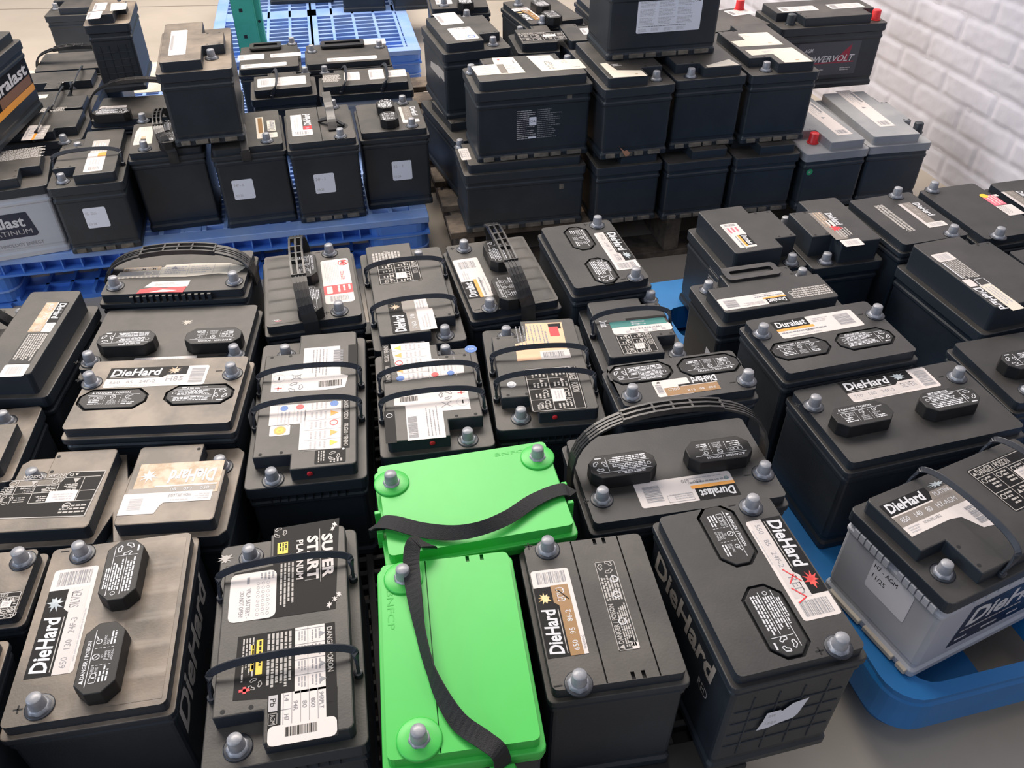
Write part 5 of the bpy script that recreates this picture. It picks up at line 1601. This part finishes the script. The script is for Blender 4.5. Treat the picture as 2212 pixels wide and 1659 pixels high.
    if B['id'] == 'agm':
        p = face_print(w, d, h, 'left', -.008, h * .42, .072, .058)
        p.rrect(0, 0, 1, 1, STICK, 1, .004)
        p.text('H7 - AGM', .05, .74, .62, .88, INKK, 2)
        p.text('11/25', .08, .42, .40, .56, INKK, 2)
        p.mb.build('date_sticker', rt)
        p = face_print(w, d, h, 'front', .005, h * .20, .21, .088)
        p.poly([(0, 0), (1, 0), (1, 1), (.06, 1)], NAVY, 1)
        p.text('DieHard', .08, .46, .94, .90, INKW, 2, bold=.03, shear=.15)
        p.lines(.06, .30, .9, .38, 1, INKF, 2, random.Random(2))
        for k in range(4):
            p.lines(.05 + .24 * k, .08, .2 + .24 * k, .18, 1, INKW, 2, random.Random(k))
        p.mb.build('face_sticker', rt)
        g = MB()
        for k in range(2):
            a = -d * .42 + d * .45 * k
            for j in range(6):
                g.box(-w / 2 - .001, a + .011 * j, h - .035, -w / 2 + .004, a + .011 * j + .009, h - .0225, GREYC)
            g.build('vent_ribs', rt)
            g = MB()
        for a, b_ in ((-.080, -.064), (-.056, .0), (.008, .07)):
            g = MB()
            g.box(-w / 2 - .003, a, .003, -w / 2 + .004, b_, .011, CREAMC)
            g.build('hold_down_ledge', rt, bevel=.0008, seg=1)
    if B['id'] in ('green_front', 'green_back'):
        p = Print((-w / 2 + .012, .085, h + .0002), (0, -1, 0), (1, 0, 0), (0, 0, 1), .055, .008) if B['id'] == 'green_front' else Print((.045, d / 2 - .022, h + .0002), (1, 0, 0), (0, 1, 0), (0, 0, 1), .05, .006)
        p.text('BNFCP', 0, 0, 1, 1, mat('green_moulded_letters', (.04, .48, .06), .5), 1)
        p.mb.build('moulded_lettering', rt)
    return rt

GN = 'batteries on the near pallets'
GL = 'batteries on the left pallet'
GW = 'batteries stacked beside the brick wall'
GF = 'batteries on the far blue pallet'
# id: label, group, lid finish, near enough for small marks, cell steps side, terminal with the plus
INFO = {
    'silver_front': ('black battery with brown dusty lid, upward-reading silver label and two raised caps, bottom left', GN, 'brown', 1, 1, 1),
    'poison_corner': ('small black battery cut by the left edge, chipped lid with half a poison warning', GN, 'brown', 0, 0, 0),
    'corner_sliver': ('black battery of which only a sliver shows at the lower left edge', GN, 'brown', 0, 0, 0),
    'h7_left': ('long black battery with pinched lid, white label upside down beside a white-lined warning table', GN, 'brown', 1, 0, 0),
    'band_front': ('black battery with flush caps and a scorched silver label, raised-cap battery right behind it', GN, 'brown', 1, 0, 0),
    'rear_cap': ('black battery with raised caps and thin white strip, behind the scorched-label battery', GN, 'dust', 1, 0, 0),
    'torn_red': ('black battery with ribbed arched strap and torn red label, blue window on its front', GN, 'dust', 1, 0, 0),
    'gold_long': ('black battery at the left edge with a long raised ridge carrying a gold-brown label', GN, 'dust', 0, 0, 0),
    'step_left': ('dusty black stepped battery at the left edge, in front of the gold-ridge one', GN, 'brown', 0, 0, 0),
    'red_side': ('black battery with upright strap, red and white label and pink dot', GN, 'dust', 1, -1, 1),
    'h8_left': ('very long black battery with two bar handles and big white label with orange patch', GN, 'dust', 1, 0, 0),
    'h8_mid': ('black two-handle battery with plus-and-minus label, directly behind the green batteries', GN, 'dust', 1, 0, 0),
    'h7_mid': ('black two-handle battery with taupe label in front of a white-lined table, by blue pallet', GN, 'dust', 1, 0, 0),
    'h7_beige': ('black two-handle battery with beige label and scuffed left rim', GN, 'dust', 1, 0, 0),
    'strap_mid': ('black battery with upright strap and white and orange label, in front of the stack', GN, 'dust', 1, 1, 0),
    'silver_far': ('black flush-cap battery with silver label reading downward, farthest of the middle column', GN, 'clean', 1, 0, 0),
    'teal': ('black stepped battery with teal and white label and a stained square on its lid', GN, 'clean', 1, 0, 0),
    'gold_flush': ('small black flush-cap battery with gold and white label upside down', GN, 'clean', 1, 0, 0),
    'strap_big': ('black battery with wide low arched strap over raised caps, label upside down', GN, 'clean', 1, 0, 0),
    'red_front': ('black battery with red burst label and torn white sticker on its gridded front', GN, 'clean', 1, 0, 1),
    'silver_right': ('black battery with two raised caps and star burst label, no strap, right side', GN, 'clean', 1, 0, 0),
    'gold_label_right': ('black flush-cap battery with orange-striped label, directly behind the star burst one', GN, 'clean', 1, 0, 0),
    'block_handle': ('black stepped-lid battery with folded handle, behind the orange-striped flush-cap one', GN, 'clean', 0, 0, 0),
    'tall_sticker': ('black high-slab battery with pink-scribbled white label, foot of the dark stack', GN, 'clean', 0, 0, 0),
    'red_star': ('black battery with a high slab lid, brown label and red star splash', GN, 'clean', 0, 0, 0),
    'flush_back': ('flat-topped black battery with narrow brown label, left neighbour of the pink label one', GN, 'clean', 0, 0, 0),
    'pink_label': ('flat-topped black battery with faded pink label and yellow dot, near the wall', GN, 'clean', 0, 0, 0),
    'corner_back': ('black battery cut by the right edge at the foot of the brick wall', GN, 'clean', 0, 0, 0),
    'long_label': ('black slab-lid battery with one very long pale label, near the right edge', GN, 'clean', 0, 0, 0),
    'sliver_right': ('black battery showing only a lid wedge at the right edge, right of the long-label one', GN, 'clean', 0, 0, 0),
    'cap_right': ('black battery cut by the right edge, one raised cap with a recycling mark', GN, 'clean', 1, 0, 0),
    'agm': ('silver-grey battery with black lid, askew on the bright blue pallet corner', GN, 'clean', 1, 0, 0),
    'green_front': ('bright green topped battery nearest the camera with a twisted black webbing strap', GN, 'clean', 1, 0, 0),
    'green_back': ('bright green topped battery lying crosswise behind the other green one', GN, 'clean', 1, 0, 0),
    'gold_front': ('black three-panel battery with gold and black label, right of the front green one', GN, 'dust', 1, 0, 0),
    'superstart': ('black battery with two blue-black bar handles, splashed black and silver lettering and white tables', GN, 'dust', 1, 0, 0),
    'grey_side': ('pale grey cased battery at the left edge with navy panel on its front', GL, 'dust', 0, 0, 0),
    'h5_sticker': ('black battery with square date sticker, next to the pale grey case', GL, 'dust', 0, 0, 0),
    'strap_left': ('black battery with curled cream label and strap handle, under the leaning grey-topped battery', GL, 'dust', 0, 0, 0),
    'sticker_two': ('black battery with yellowed label and strap clip, second date sticker from the left', GL, 'dust', 0, 0, 0),
    'sticker_three': ('black battery with red and white label and broken handle hub, above a date sticker', GL, 'dust', 0, 0, 0),
    'sticker_four': ('black battery with two small raised caps and tilted date sticker, row end', GL, 'dust', 0, 0, 0),
    'm1': ('black battery with orange and white label and bar handle, behind the pale grey case', GL, 'dust', 0, 0, 0),
    'm3': ('wide black battery with cream-topped cap, between the ribbed battery and the curled-label one', GL, 'dust', 0, 0, 0),
    'm2': ('black battery with pale printed lid, behind the orange-and-white label one at left', GL, 'dust', 0, 0, 0),
    'm4': ('plain dusty black stepped battery, left of the ribbed battery foot', GL, 'dust', 0, 0, 0),
    'm5': ('black round-strapped battery in the shade left of the ribbed battery', GL, 'dust', 0, 0, 0),
    'p3': ('black battery with cream label on its block, in front of the folding handles, left', GL, 'dust', 0, 0, 0),
    'p4': ('pale grey cased battery with three cream labels, in front of the folding handles', GL, 'dust', 0, 0, 0),
    'p1': ('black battery with an open folding handle, just in front of the green rack post', GL, 'dust', 0, 0, 0),
    'p2': ('black folding-handle battery with two posts, right of the green rack post', GL, 'dust', 0, 0, 0),
    'c1': ('black battery lying broadside at the bottom left of the dark stack', GW, 'dust', 0, 0, 0),
    'c2': ('black battery at the bottom of the stack, below the brown tape scrap', GW, 'dust', 0, 0, 0),
    'c3': ('black battery at the bottom of the stack, third from its left corner', GW, 'dust', 0, 0, 0),
    'c4': ('black battery at the bottom of the stack, left of the red-capped grey lid', GW, 'dust', 0, 0, 0),
    'c5': ('black battery with grey lid, red terminal cap and green dot sticker on its front', GW, 'dust', 0, 0, 0),
    'c6': ('black battery with grey lid and black terminal cap, beside the brick wall', GW, 'dust', 0, 0, 0),
    'c0': ('black battery low on the left side of the stack, under the chip-label one', GW, 'dust', 0, 0, 0),
    'd1': ('black battery with two cream labels on top and printed text on its broad front', GW, 'dust', 0, 0, 0),
    'd2': ('black battery with brown tape scrap at its foot, under the topmost battery', GW, 'dust', 0, 0, 0),
    'd3': ('black battery in the second layer, right one under the top battery', GW, 'dust', 0, 0, 0),
    'd4': ('black battery with two cream L-shaped labels, in front of the dark red lettered one', GW, 'dust', 0, 0, 0),
    'd0': ('black battery with two white lid labels and worn label on its left side', GW, 'dust', 0, 0, 0),
    'b1': ('black battery with pinched lid and white-lined warning table, behind the two-cream-label one', GW, 'dust', 0, 0, 0),
    'b2': ('black battery with gold-rimmed label and raised caps near the top edge', GW, 'dust', 0, 1, 0),
    'b3': ('black battery of which a dark edge shows right of the gold-rimmed label one', GW, 'dust', 0, 0, 0),
    'b0': ('black battery with raised cap at the top edge, behind the chip-label one', GW, 'dust', 0, 0, 0),
    'powervolt': ('black battery with charcoal and dark red lettered panel, against the brick wall', GW, 'dust', 0, 0, 0),
    'p5': ('black battery with red terminal cap, left of the dark red lettered one', GW, 'dust', 0, 0, 0),
    'e1': ('topmost battery of the stack with a large white information sticker', GW, 'dust', 0, 0, 0),
    's1': ('black battery with brown-grey lid stacked on the left pallet, handleless, cream label', GL, 'brown', 0, 0, 0),
    's2': ('black battery standing at the far left corner behind the ribbed one', GL, 'dust', 0, 0, 0),
    's3': ('narrow black battery with ribbed front and three small labels on top', GL, 'brown', 0, 0, 0),
    's4': ('black battery at the left edge turned askew, orange stripe under white lettering', GL, 'dust', 0, 0, 0),
    't1': ('black battery at the top edge, left end of the far row', GF, 'dust', 0, 0, 0),
    't2': ('black battery at the top edge with an orange stripe on its front', GF, 'dust', 0, 0, 0),
    't3': ('black battery at the top edge, right end of the far row', GF, 'dust', 0, 0, 0),
}


# ---------------------------------------------------------------- setting
def tag(o, label, cat, group=None, kind=None):
    if label:
        o['label'] = label
    if cat:
        o['category'] = cat
    if group:
        o['group'] = group
    if kind:
        o['kind'] = kind
    return o


g = MB()
g.add([(-7, -3, 0), (4.2, -3, 0), (4.2, 9, 0), (-7, 9, 0)], [(0, 1, 2, 3)],
      mat('concrete_floor', (0.36, 0.315, 0.26), 0.40, col2=(0.45, 0.395, 0.33), nscale=1.6, bump=0.12, bscale=30, lo=.35, hi=.65, detail=8))
floor = tag(g.build('floor'), 'smooth beige grey concrete floor', None, kind='structure')
g = MB()
g.box(-5.2, 4.35, -.002, 1.0, 4.356, .0006, mat('floor_joint', (.14, .12, .10), .8))
fj = g.build('joint', floor)
fj.rotation_euler[2] = R(4)

WA = R(15)
wd = Vector((-math.sin(WA), math.cos(WA), 0))
wn = Vector((-math.cos(WA), -math.sin(WA), 0))
paint = mat('painted_brick', (0.70, 0.685, 0.75), 0.45, col2=(0.63, 0.62, 0.68), nscale=5, bump=0.45, bscale=34)
mortar = mat('painted_mortar', (0.70, 0.685, 0.74), 0.5, col2=(0.63, 0.62, 0.67), nscale=30, bump=1.0, bscale=40)
g = MB()
rdw = random.Random(11)
BL, BH, MJ = .207, .065, .011
W0 = Vector((1.335, 2.42, 0))


def wp(s, z, o_):
    q = W0 + wd * s + wn * o_
    return (q.x, q.y, z)


g.add([wp(-3.4, 0, 0), wp(5, 0, 0), wp(5, 2.6, 0), wp(-3.4, 2.6, 0)], [(0, 1, 2, 3)], mortar)
g.add([wp(-3.4, 0, -.1), wp(5, 0, -.1), wp(5, 2.6, -.1), wp(-3.4, 2.6, -.1), wp(-3.4, 0, 0), wp(5, 0, 0), wp(5, 2.6, 0), wp(-3.4, 2.6, 0)],
      [(3, 2, 1, 0), (0, 1, 5, 4), (1, 2, 6, 5), (2, 3, 7, 6), (3, 0, 4, 7)], mortar)
from mathutils import noise as NZ


def relief(s, z):
    s2 = s + .004 * NZ.noise(Vector((s * 22, z * 22, 1.0)))
    z2 = z + .0035 * NZ.noise(Vector((s * 16, z * 16, 7.0)))
    P_ = BH + MJ
    row = math.floor((z2 - .012) / P_)
    v = (z2 - .012) - row * P_
    off = (BL + MJ) * .5 if row % 2 else 0
    colm = math.floor((s2 + off) / (BL + MJ))
    u = (s2 + off) - colm * (BL + MJ)
    dd = min(u, BL - u, v, BH - v)
    rnd_ = NZ.noise(Vector((row * 3.7, colm * 5.3, 2.2)))
    k = max(0., min(1., dd / .009 + .15))
    k = k * k * (3 - 2 * k)
    return .0005 + (.0034 + .0026 * rnd_) * k + .0011 * NZ.noise(Vector((s * 45, z * 45, 3.0))) + .0016 * NZ.noise(Vector((s * 14, z * 14, 9.0)))


S0, S1, DS, Z1, DZ = -1.7, 2.4, .0085, 1.05, .0065
ns, nz = int((S1 - S0) / DS), int(Z1 / DZ)
vs = [wp(S0 + i * DS, j * DZ, relief(S0 + i * DS, j * DZ) if 0 < i < ns and j < nz else 0) for i in range(ns + 1) for j in range(nz + 1)]
fs = [(i * (nz + 1) + j, i * (nz + 1) + j + 1, (i + 1) * (nz + 1) + j + 1, (i + 1) * (nz + 1) + j) for i in range(ns) for j in range(nz)]
g.add(vs, fs, paint, True)
wall = tag(g.build('wall_right'), 'white painted brick wall', None, kind='structure')


def pallet(name, corner, yaw, W_, D_, H_, m, label, deck=None, bars=True, mode='plastic', pitch=.052, yp=.027):
    """corner = front right corner; x runs to the left (negative), y backwards"""
    rt = bpy.data.objects.new(name, None)
    COL.objects.link(rt)
    rt.location = (corner[0], corner[1], 0)
    rt.rotation_euler[2] = R(yaw)
    tag(rt, label, 'pallet')
    if mode == 'plastic':
        t = .018
        g = MB()
        # solid edge strips, ribs both ways with open slots between
        e = .045
        g.box(-W_, 0, H_ - t, 0, e, H_, deck or m)
        g.box(-W_, D_ - e, H_ - t, 0, D_, H_, deck or m)
        g.box(-W_, e, H_ - t, -W_ + e, D_ - e, H_, deck or m)
        g.box(-e, e, H_ - t, 0, D_ - e, H_, deck or m)
        g.box(-W_ * .5 - .02, e, H_ - t, -W_ * .5 + .02, D_ - e, H_, deck or m)
        g.box(-W_ + e, D_ * .5 - .045, H_ - t, -e, D_ * .5 + .045, H_, deck or m)
        x = -W_ + e + pitch
        while x < -e:
            g.box(x - .006, e, H_ - t, x + .006, D_ - e, H_, deck or m)
            x += pitch
        y = e + .026
        while y < D_ - e:
            g.box(-W_ + e, y - .0045, H_ - t, -e, y + .0045, H_ - .0006, deck or m)
            y += yp
        g.build('deck', rt, bevel=.0015, seg=1)
        g = MB()
        x = -W_ + .01
        while x < -.01:
            g.box(x - .0015, .002, H_ - .045, x + .0015, .03, H_ - t, m)
            x += .045
        g.box(-W_, .026, H_ - .048, 0, .032, H_ - t, m)
        g.box(-W_, -.001, H_ - .050, 0, .028, H_ - .044, m)
        g.build('edge_ribs', rt)
        fw, fd = .16, .13
        for i in range(3):
            for j in range(3):
                cx, cy = -fw / 2 - (W_ - fw) * i / 2, fd / 2 + (D_ - fd) * j / 2
                g = MB()
                f = rr(fw, fd, .035, 4, cx, cy)
                f2 = rr(fw - .012, fd - .012, .030, 4, cx, cy)
                g.loft([[(a, b_, .016) for a, b_ in f2], [(a, b_, H_ - t) for a, b_ in f]], m)
                for zz in (.045, .085):
                    g.loft([[(a, b_, zz) for a, b_ in f], [(a, b_, zz + .004) for a, b_ in f]], deck or m)
                g.build('foot', rt)
        g = MB()
        for i in range(3):
            cy = fd / 2 + (D_ - fd) * i / 2
            g.box(-W_, cy - .055, .0, 0, cy + .055, .012, m)
            for k in range(20):
                x = -W_ + .03 + (W_ - .06) * k / 19
                g.box(x - .004, cy - .055, .012, x + .004, cy + .055, .022, m)
            g.box(-W_, cy - .004, .012, 0, cy + .004, .022, m)
            cx = -fw / 2 - (W_ - fw) * i / 2
            g.box(cx - .05, 0, .0, cx + .05, D_, .0115, m)
        g.build('bottom_deck', rt)
    else:
        n = 8
        for k in range(n):
            bw = .095
            y = (D_ - bw) * k / (n - 1)
            g = MB()
            g.box(-W_, y, H_ - .018, 0, y + bw, H_, WOOD)
            g.build('deck_board', rt, bevel=.002)
        for k in range(3):
            x = -.04 - (W_ - .08) * k / 2
            g = MB()
            g.box(x - .02, 0, .018, x + .02, D_, H_ - .018, WOOD)
            g.build('stringer', rt, bevel=.002)
        for k in range(3):
            y = (D_ - .095) * k / 2
            g = MB()
            g.box(-W_, y, 0, 0, y + .095, .018, WOOD)
            g.build('bottom_board', rt, bevel=.002)
    return rt


PH = .1385
pallet('plastic_pallet', (-.215, 1.925), 12, 1.18, 1.20, PH, BLUE, 'blue plastic pallet under the front row with date stickers', LITBLUE)
BLACKP = mat('black_pallet_plastic', (.012, .012, .013), .6)
pallet('plastic_pallet', (.30, .50), 11, 1.12, 1.06, PH, BLACKP, 'black plastic pallet in shade under the near batteries and the two green ones')
pallet('plastic_pallet', (-.345, 3.21), 12, .78, 1.10, PH, BLUE, 'blue plastic pallet with a slotted deck, partly empty, behind the green post', LITBLUE, pitch=.085, yp=.048)
pallet('wooden_pallet', (1.01, 2.085), 12, 1.19, 1.10, PH, WOOD, 'weathered wooden pallet under the dark stack beside the wall', mode='wood')


# bright blue rounded pallet under the askew silver battery
def rounded_pallet():
    rt = bpy.data.objects.new('plastic_pallet', None)
    COL.objects.link(rt)
    rt.location = (.520, .575, 0)
    rt.rotation_euler[2] = R(14)
    tag(rt, 'bright blue rounded plastic pallet with a hand hole, at the lower right corner', 'pallet')
    W_, D_ = 1.02, 1.06
    H_ = PH
    o_ = [(a + W_ / 2, b_ + D_ / 2) for a, b_ in rr(W_, D_, .055, 6)]
    o2 = [(a + W_ / 2, b_ + D_ / 2) for a, b_ in rr(W_ - .006, D_ - .006, .05, 6)]
    g = MB()
    holes = []
    for i in range(3):
        for j in range(4):
            cx, cy = .165 + .33 * i, .083 + .27 * j
            holes.append(rr(.24, .12, .035, 4, cx, cy))
    g.holed(o2, holes, H_ - .012, H_, BLUER, H_ - .06, BLUER, True)
    g.loft([[(a, b_, H_ - .075) for a, b_ in o_], [(a, b_, H_ - .014) for a, b_ in o_], [(a, b_, H_ - .004) for a, b_ in [((x - W_ / 2) * .992 + W_ / 2, (y - D_ / 2) * .992 + D_ / 2) for x, y in o_]]], BLUER, False, False)
    g.build('deck', rt, bevel=.0015)
    for i in range(3):
        for j in range(3):
            cx, cy = .10 + (W_ - .20) * i / 2, .10 + (D_ - .20) * j / 2
            g = MB()
            f0, f1 = rr(.13, .13, .04, 5, cx, cy), rr(.19, .19, .05, 5, cx, cy)
            g.loft([[(a, b_, 0) for a, b_ in f0], [(a, b_, H_ - .074) for a, b_ in f1]], BLUER)
            g.build('foot', rt)
    return rt


rounded_pallet()

# loose cardboard under the stack and behind the left rows
g = MB()
g.box(-1.10, 0.03, 0, .0, 1.02, .0013, CARD)
o = g.build('cardboard_sheet')
o.location = (1.00, 2.095, PH)
o.rotation_euler[2] = R(12)
tag(o, 'brown cardboard slip sheet under the dark stack beside the wall', 'cardboard')
g = MB()
g.box(-.62, 0, 0, .0, .30, .0013, CREAMC)
o = g.build('cardboard_sheet')
o.location = (-1.10, 2.80, PH)
o.rotation_euler[2] = R(12)
tag(o, 'cream board on the far left corner of the left pallet', 'cardboard')

# green perforated rack upright
rt = bpy.data.objects.new('rack_upright', None)
COL.objects.link(rt)
rt.location = (-.955, 3.13, 0)
rt.rotation_euler[2] = R(12)
tag(rt, 'green painted perforated rack upright rising behind the folding-handle batteries', 'rack')
g = MB()
for (x0, y0, x1, y1) in ((-.045, 0, .030, .003), (-.045, 0, -.042, .07), (.030, .0, .033, .02), (.030, .018, .052, .021), (.050, .018, .053, .08)):
    g.box(x0, y0, 0, x1, y1, 2.4, RACK)
g.build('upright_channel', rt, bevel=.001)
g = MB()
for k in range(24):
    z = .12 + .09 * k
    g.add([(-.014 + a, -.0006, z + b_) for a, b_ in ((-.006, -.006), (.006, -.006), (.006, .006), (-.006, .006))], [(0, 1, 2, 3)], GROOVE)
    g.add([(.042 + .005 * math.cos(2 * PI * i / 10), .0174, z + .045 + .005 * math.sin(2 * PI * i / 10)) for i in range(10)], [tuple(range(10))], GROOVE)
g.build('perforations', rt)

# ---------------------------------------------------------------- the batteries
for B in BATTERIES:
    make_battery(B, INFO[B['id']])
BY = {B['id']: B for B in BATTERIES}


def at_battery(bid, x, y, z):
    B = BY[bid]
    a = R(B['a'])
    return (B['p'][0] + x * math.cos(a) - y * math.sin(a), B['p'][1] + x * math.sin(a) + y * math.cos(a), B['p'][2] + z)


def webbing(bid, path, label, widths, roll):
    B = BY[bid]
    h = B['h']
    sp = smooth_path(path, 5)
    n = len(sp)
    wdirs, ws = [], []
    for i, p in enumerate(sp):
        t = (Vector(sp[min(i + 1, n - 1)]) - Vector(sp[max(0, i - 1)])).normalized()
        side = Vector((-t.y, t.x, 0))
        if side.length < .2:
            side = Vector((1, 0, 0))
        side.normalize()
        f = i / (n - 1) * (len(roll) - 1)
        k = min(int(f), len(roll) - 2)
        rl = R(roll[k] + (roll[k + 1] - roll[k]) * (f - k))
        wdirs.append(side * math.cos(rl) + Vector((0, 0, 1)) * math.sin(rl))
        f2 = i / (n - 1) * (len(widths) - 1)
        k2 = min(int(f2), len(widths) - 2)
        ws.append(widths[k2] + (widths[k2 + 1] - widths[k2]) * (f2 - k2))
    g = strip(sp, wdirs, ws, .0016, WEB)
    return g.build('carrying_strap', ROOTS[bid])



H = .215
webbing('green_front', [(-.016, .150, H - .02), (-.020, .139, H + .012), (-.034, .134, H + .024), (-.040, .118, H + .020), (-.041, .088, H + .013), (-.038, .042, H + .012), (-.033, -.008, H + .013), (-.0225, -.055, H + .012), (-.004, -.095, H + .008),
                        (.020, -.118, H + .006), (.034, -.131, H + .002), (.038, -.137, H - .02)],
        '', [.020, .020, .020, .020], [0, 35, -25, -10, 25, 60, 68, 40, 8, 0, 0])
webbing('green_back', [(-.131, -.020, H - .03), (-.129, -.024, H + .001), (-.109, -.036, H + .011), (-.076, -.0535, H + .009), (-.037, -.068, H + .010), (-.001, -.070, H + .012), (.038, -.058, H + .011), (.0745, -.036, H + .008), (.107, -.0235, H + .006), (.127, -.0225, H + .002), (.1285, -.0225, H - .03)],
        '', [.022, .021, .018, .021, .022], [0, 0, 10, 28, 40, 20, 0, 0, 0])
for bid, x, y in (('green_back', -.1275, -.02), ('green_back', .1265, -.0225), ('green_front', .038, -.1335)):
    g = MB()
    if bid == 'green_back':
        g.box(x - .004, y - .020, H - .03, x + .004, y + .020, H - .022, GREEN)
        for s in (-.017, .017):
            g.box(x - .004, y + s - .003, H - .022, x + .004, y + s + .003, H - .001, GREEN)
    else:
        g.loft([[(x - .02, y - .012, H - .05), (x + .02, y - .012, H - .05), (x + .02, y, H - .05), (x - .02, y, H - .05)],
                [(x - .014, y - .010, H - .022), (x + .012, y - .010, H - .022), (x + .012, y, H - .022), (x - .014, y, H - .022)]], GREEN)
    g.build('strap_bracket', ROOTS[bid], bevel=.001)

# scraps
g = MB()
rs = [(-.020, .026), (-.016, .020), (-.004, .010), (.002, .012), (.010, .004), (.008, -.002), (.0, -.004), (-.006, .004)]
g.loft([[(a, 0, b_) for a, b_ in rs][::-1], [(a, .0008, b_) for a, b_ in rs][::-1]], mat('brown_tape', (.45, .22, .13), .6))
o = g.build('tape_scrap')
B = BY['d2']
o.location = at_battery('d2', -.025, -B['d'] / 2 - .0095, .012)
o.rotation_euler[2] = R(B['a'])
tag(o, 'torn scrap of brown tape hanging on the stacked battery front', 'tape')
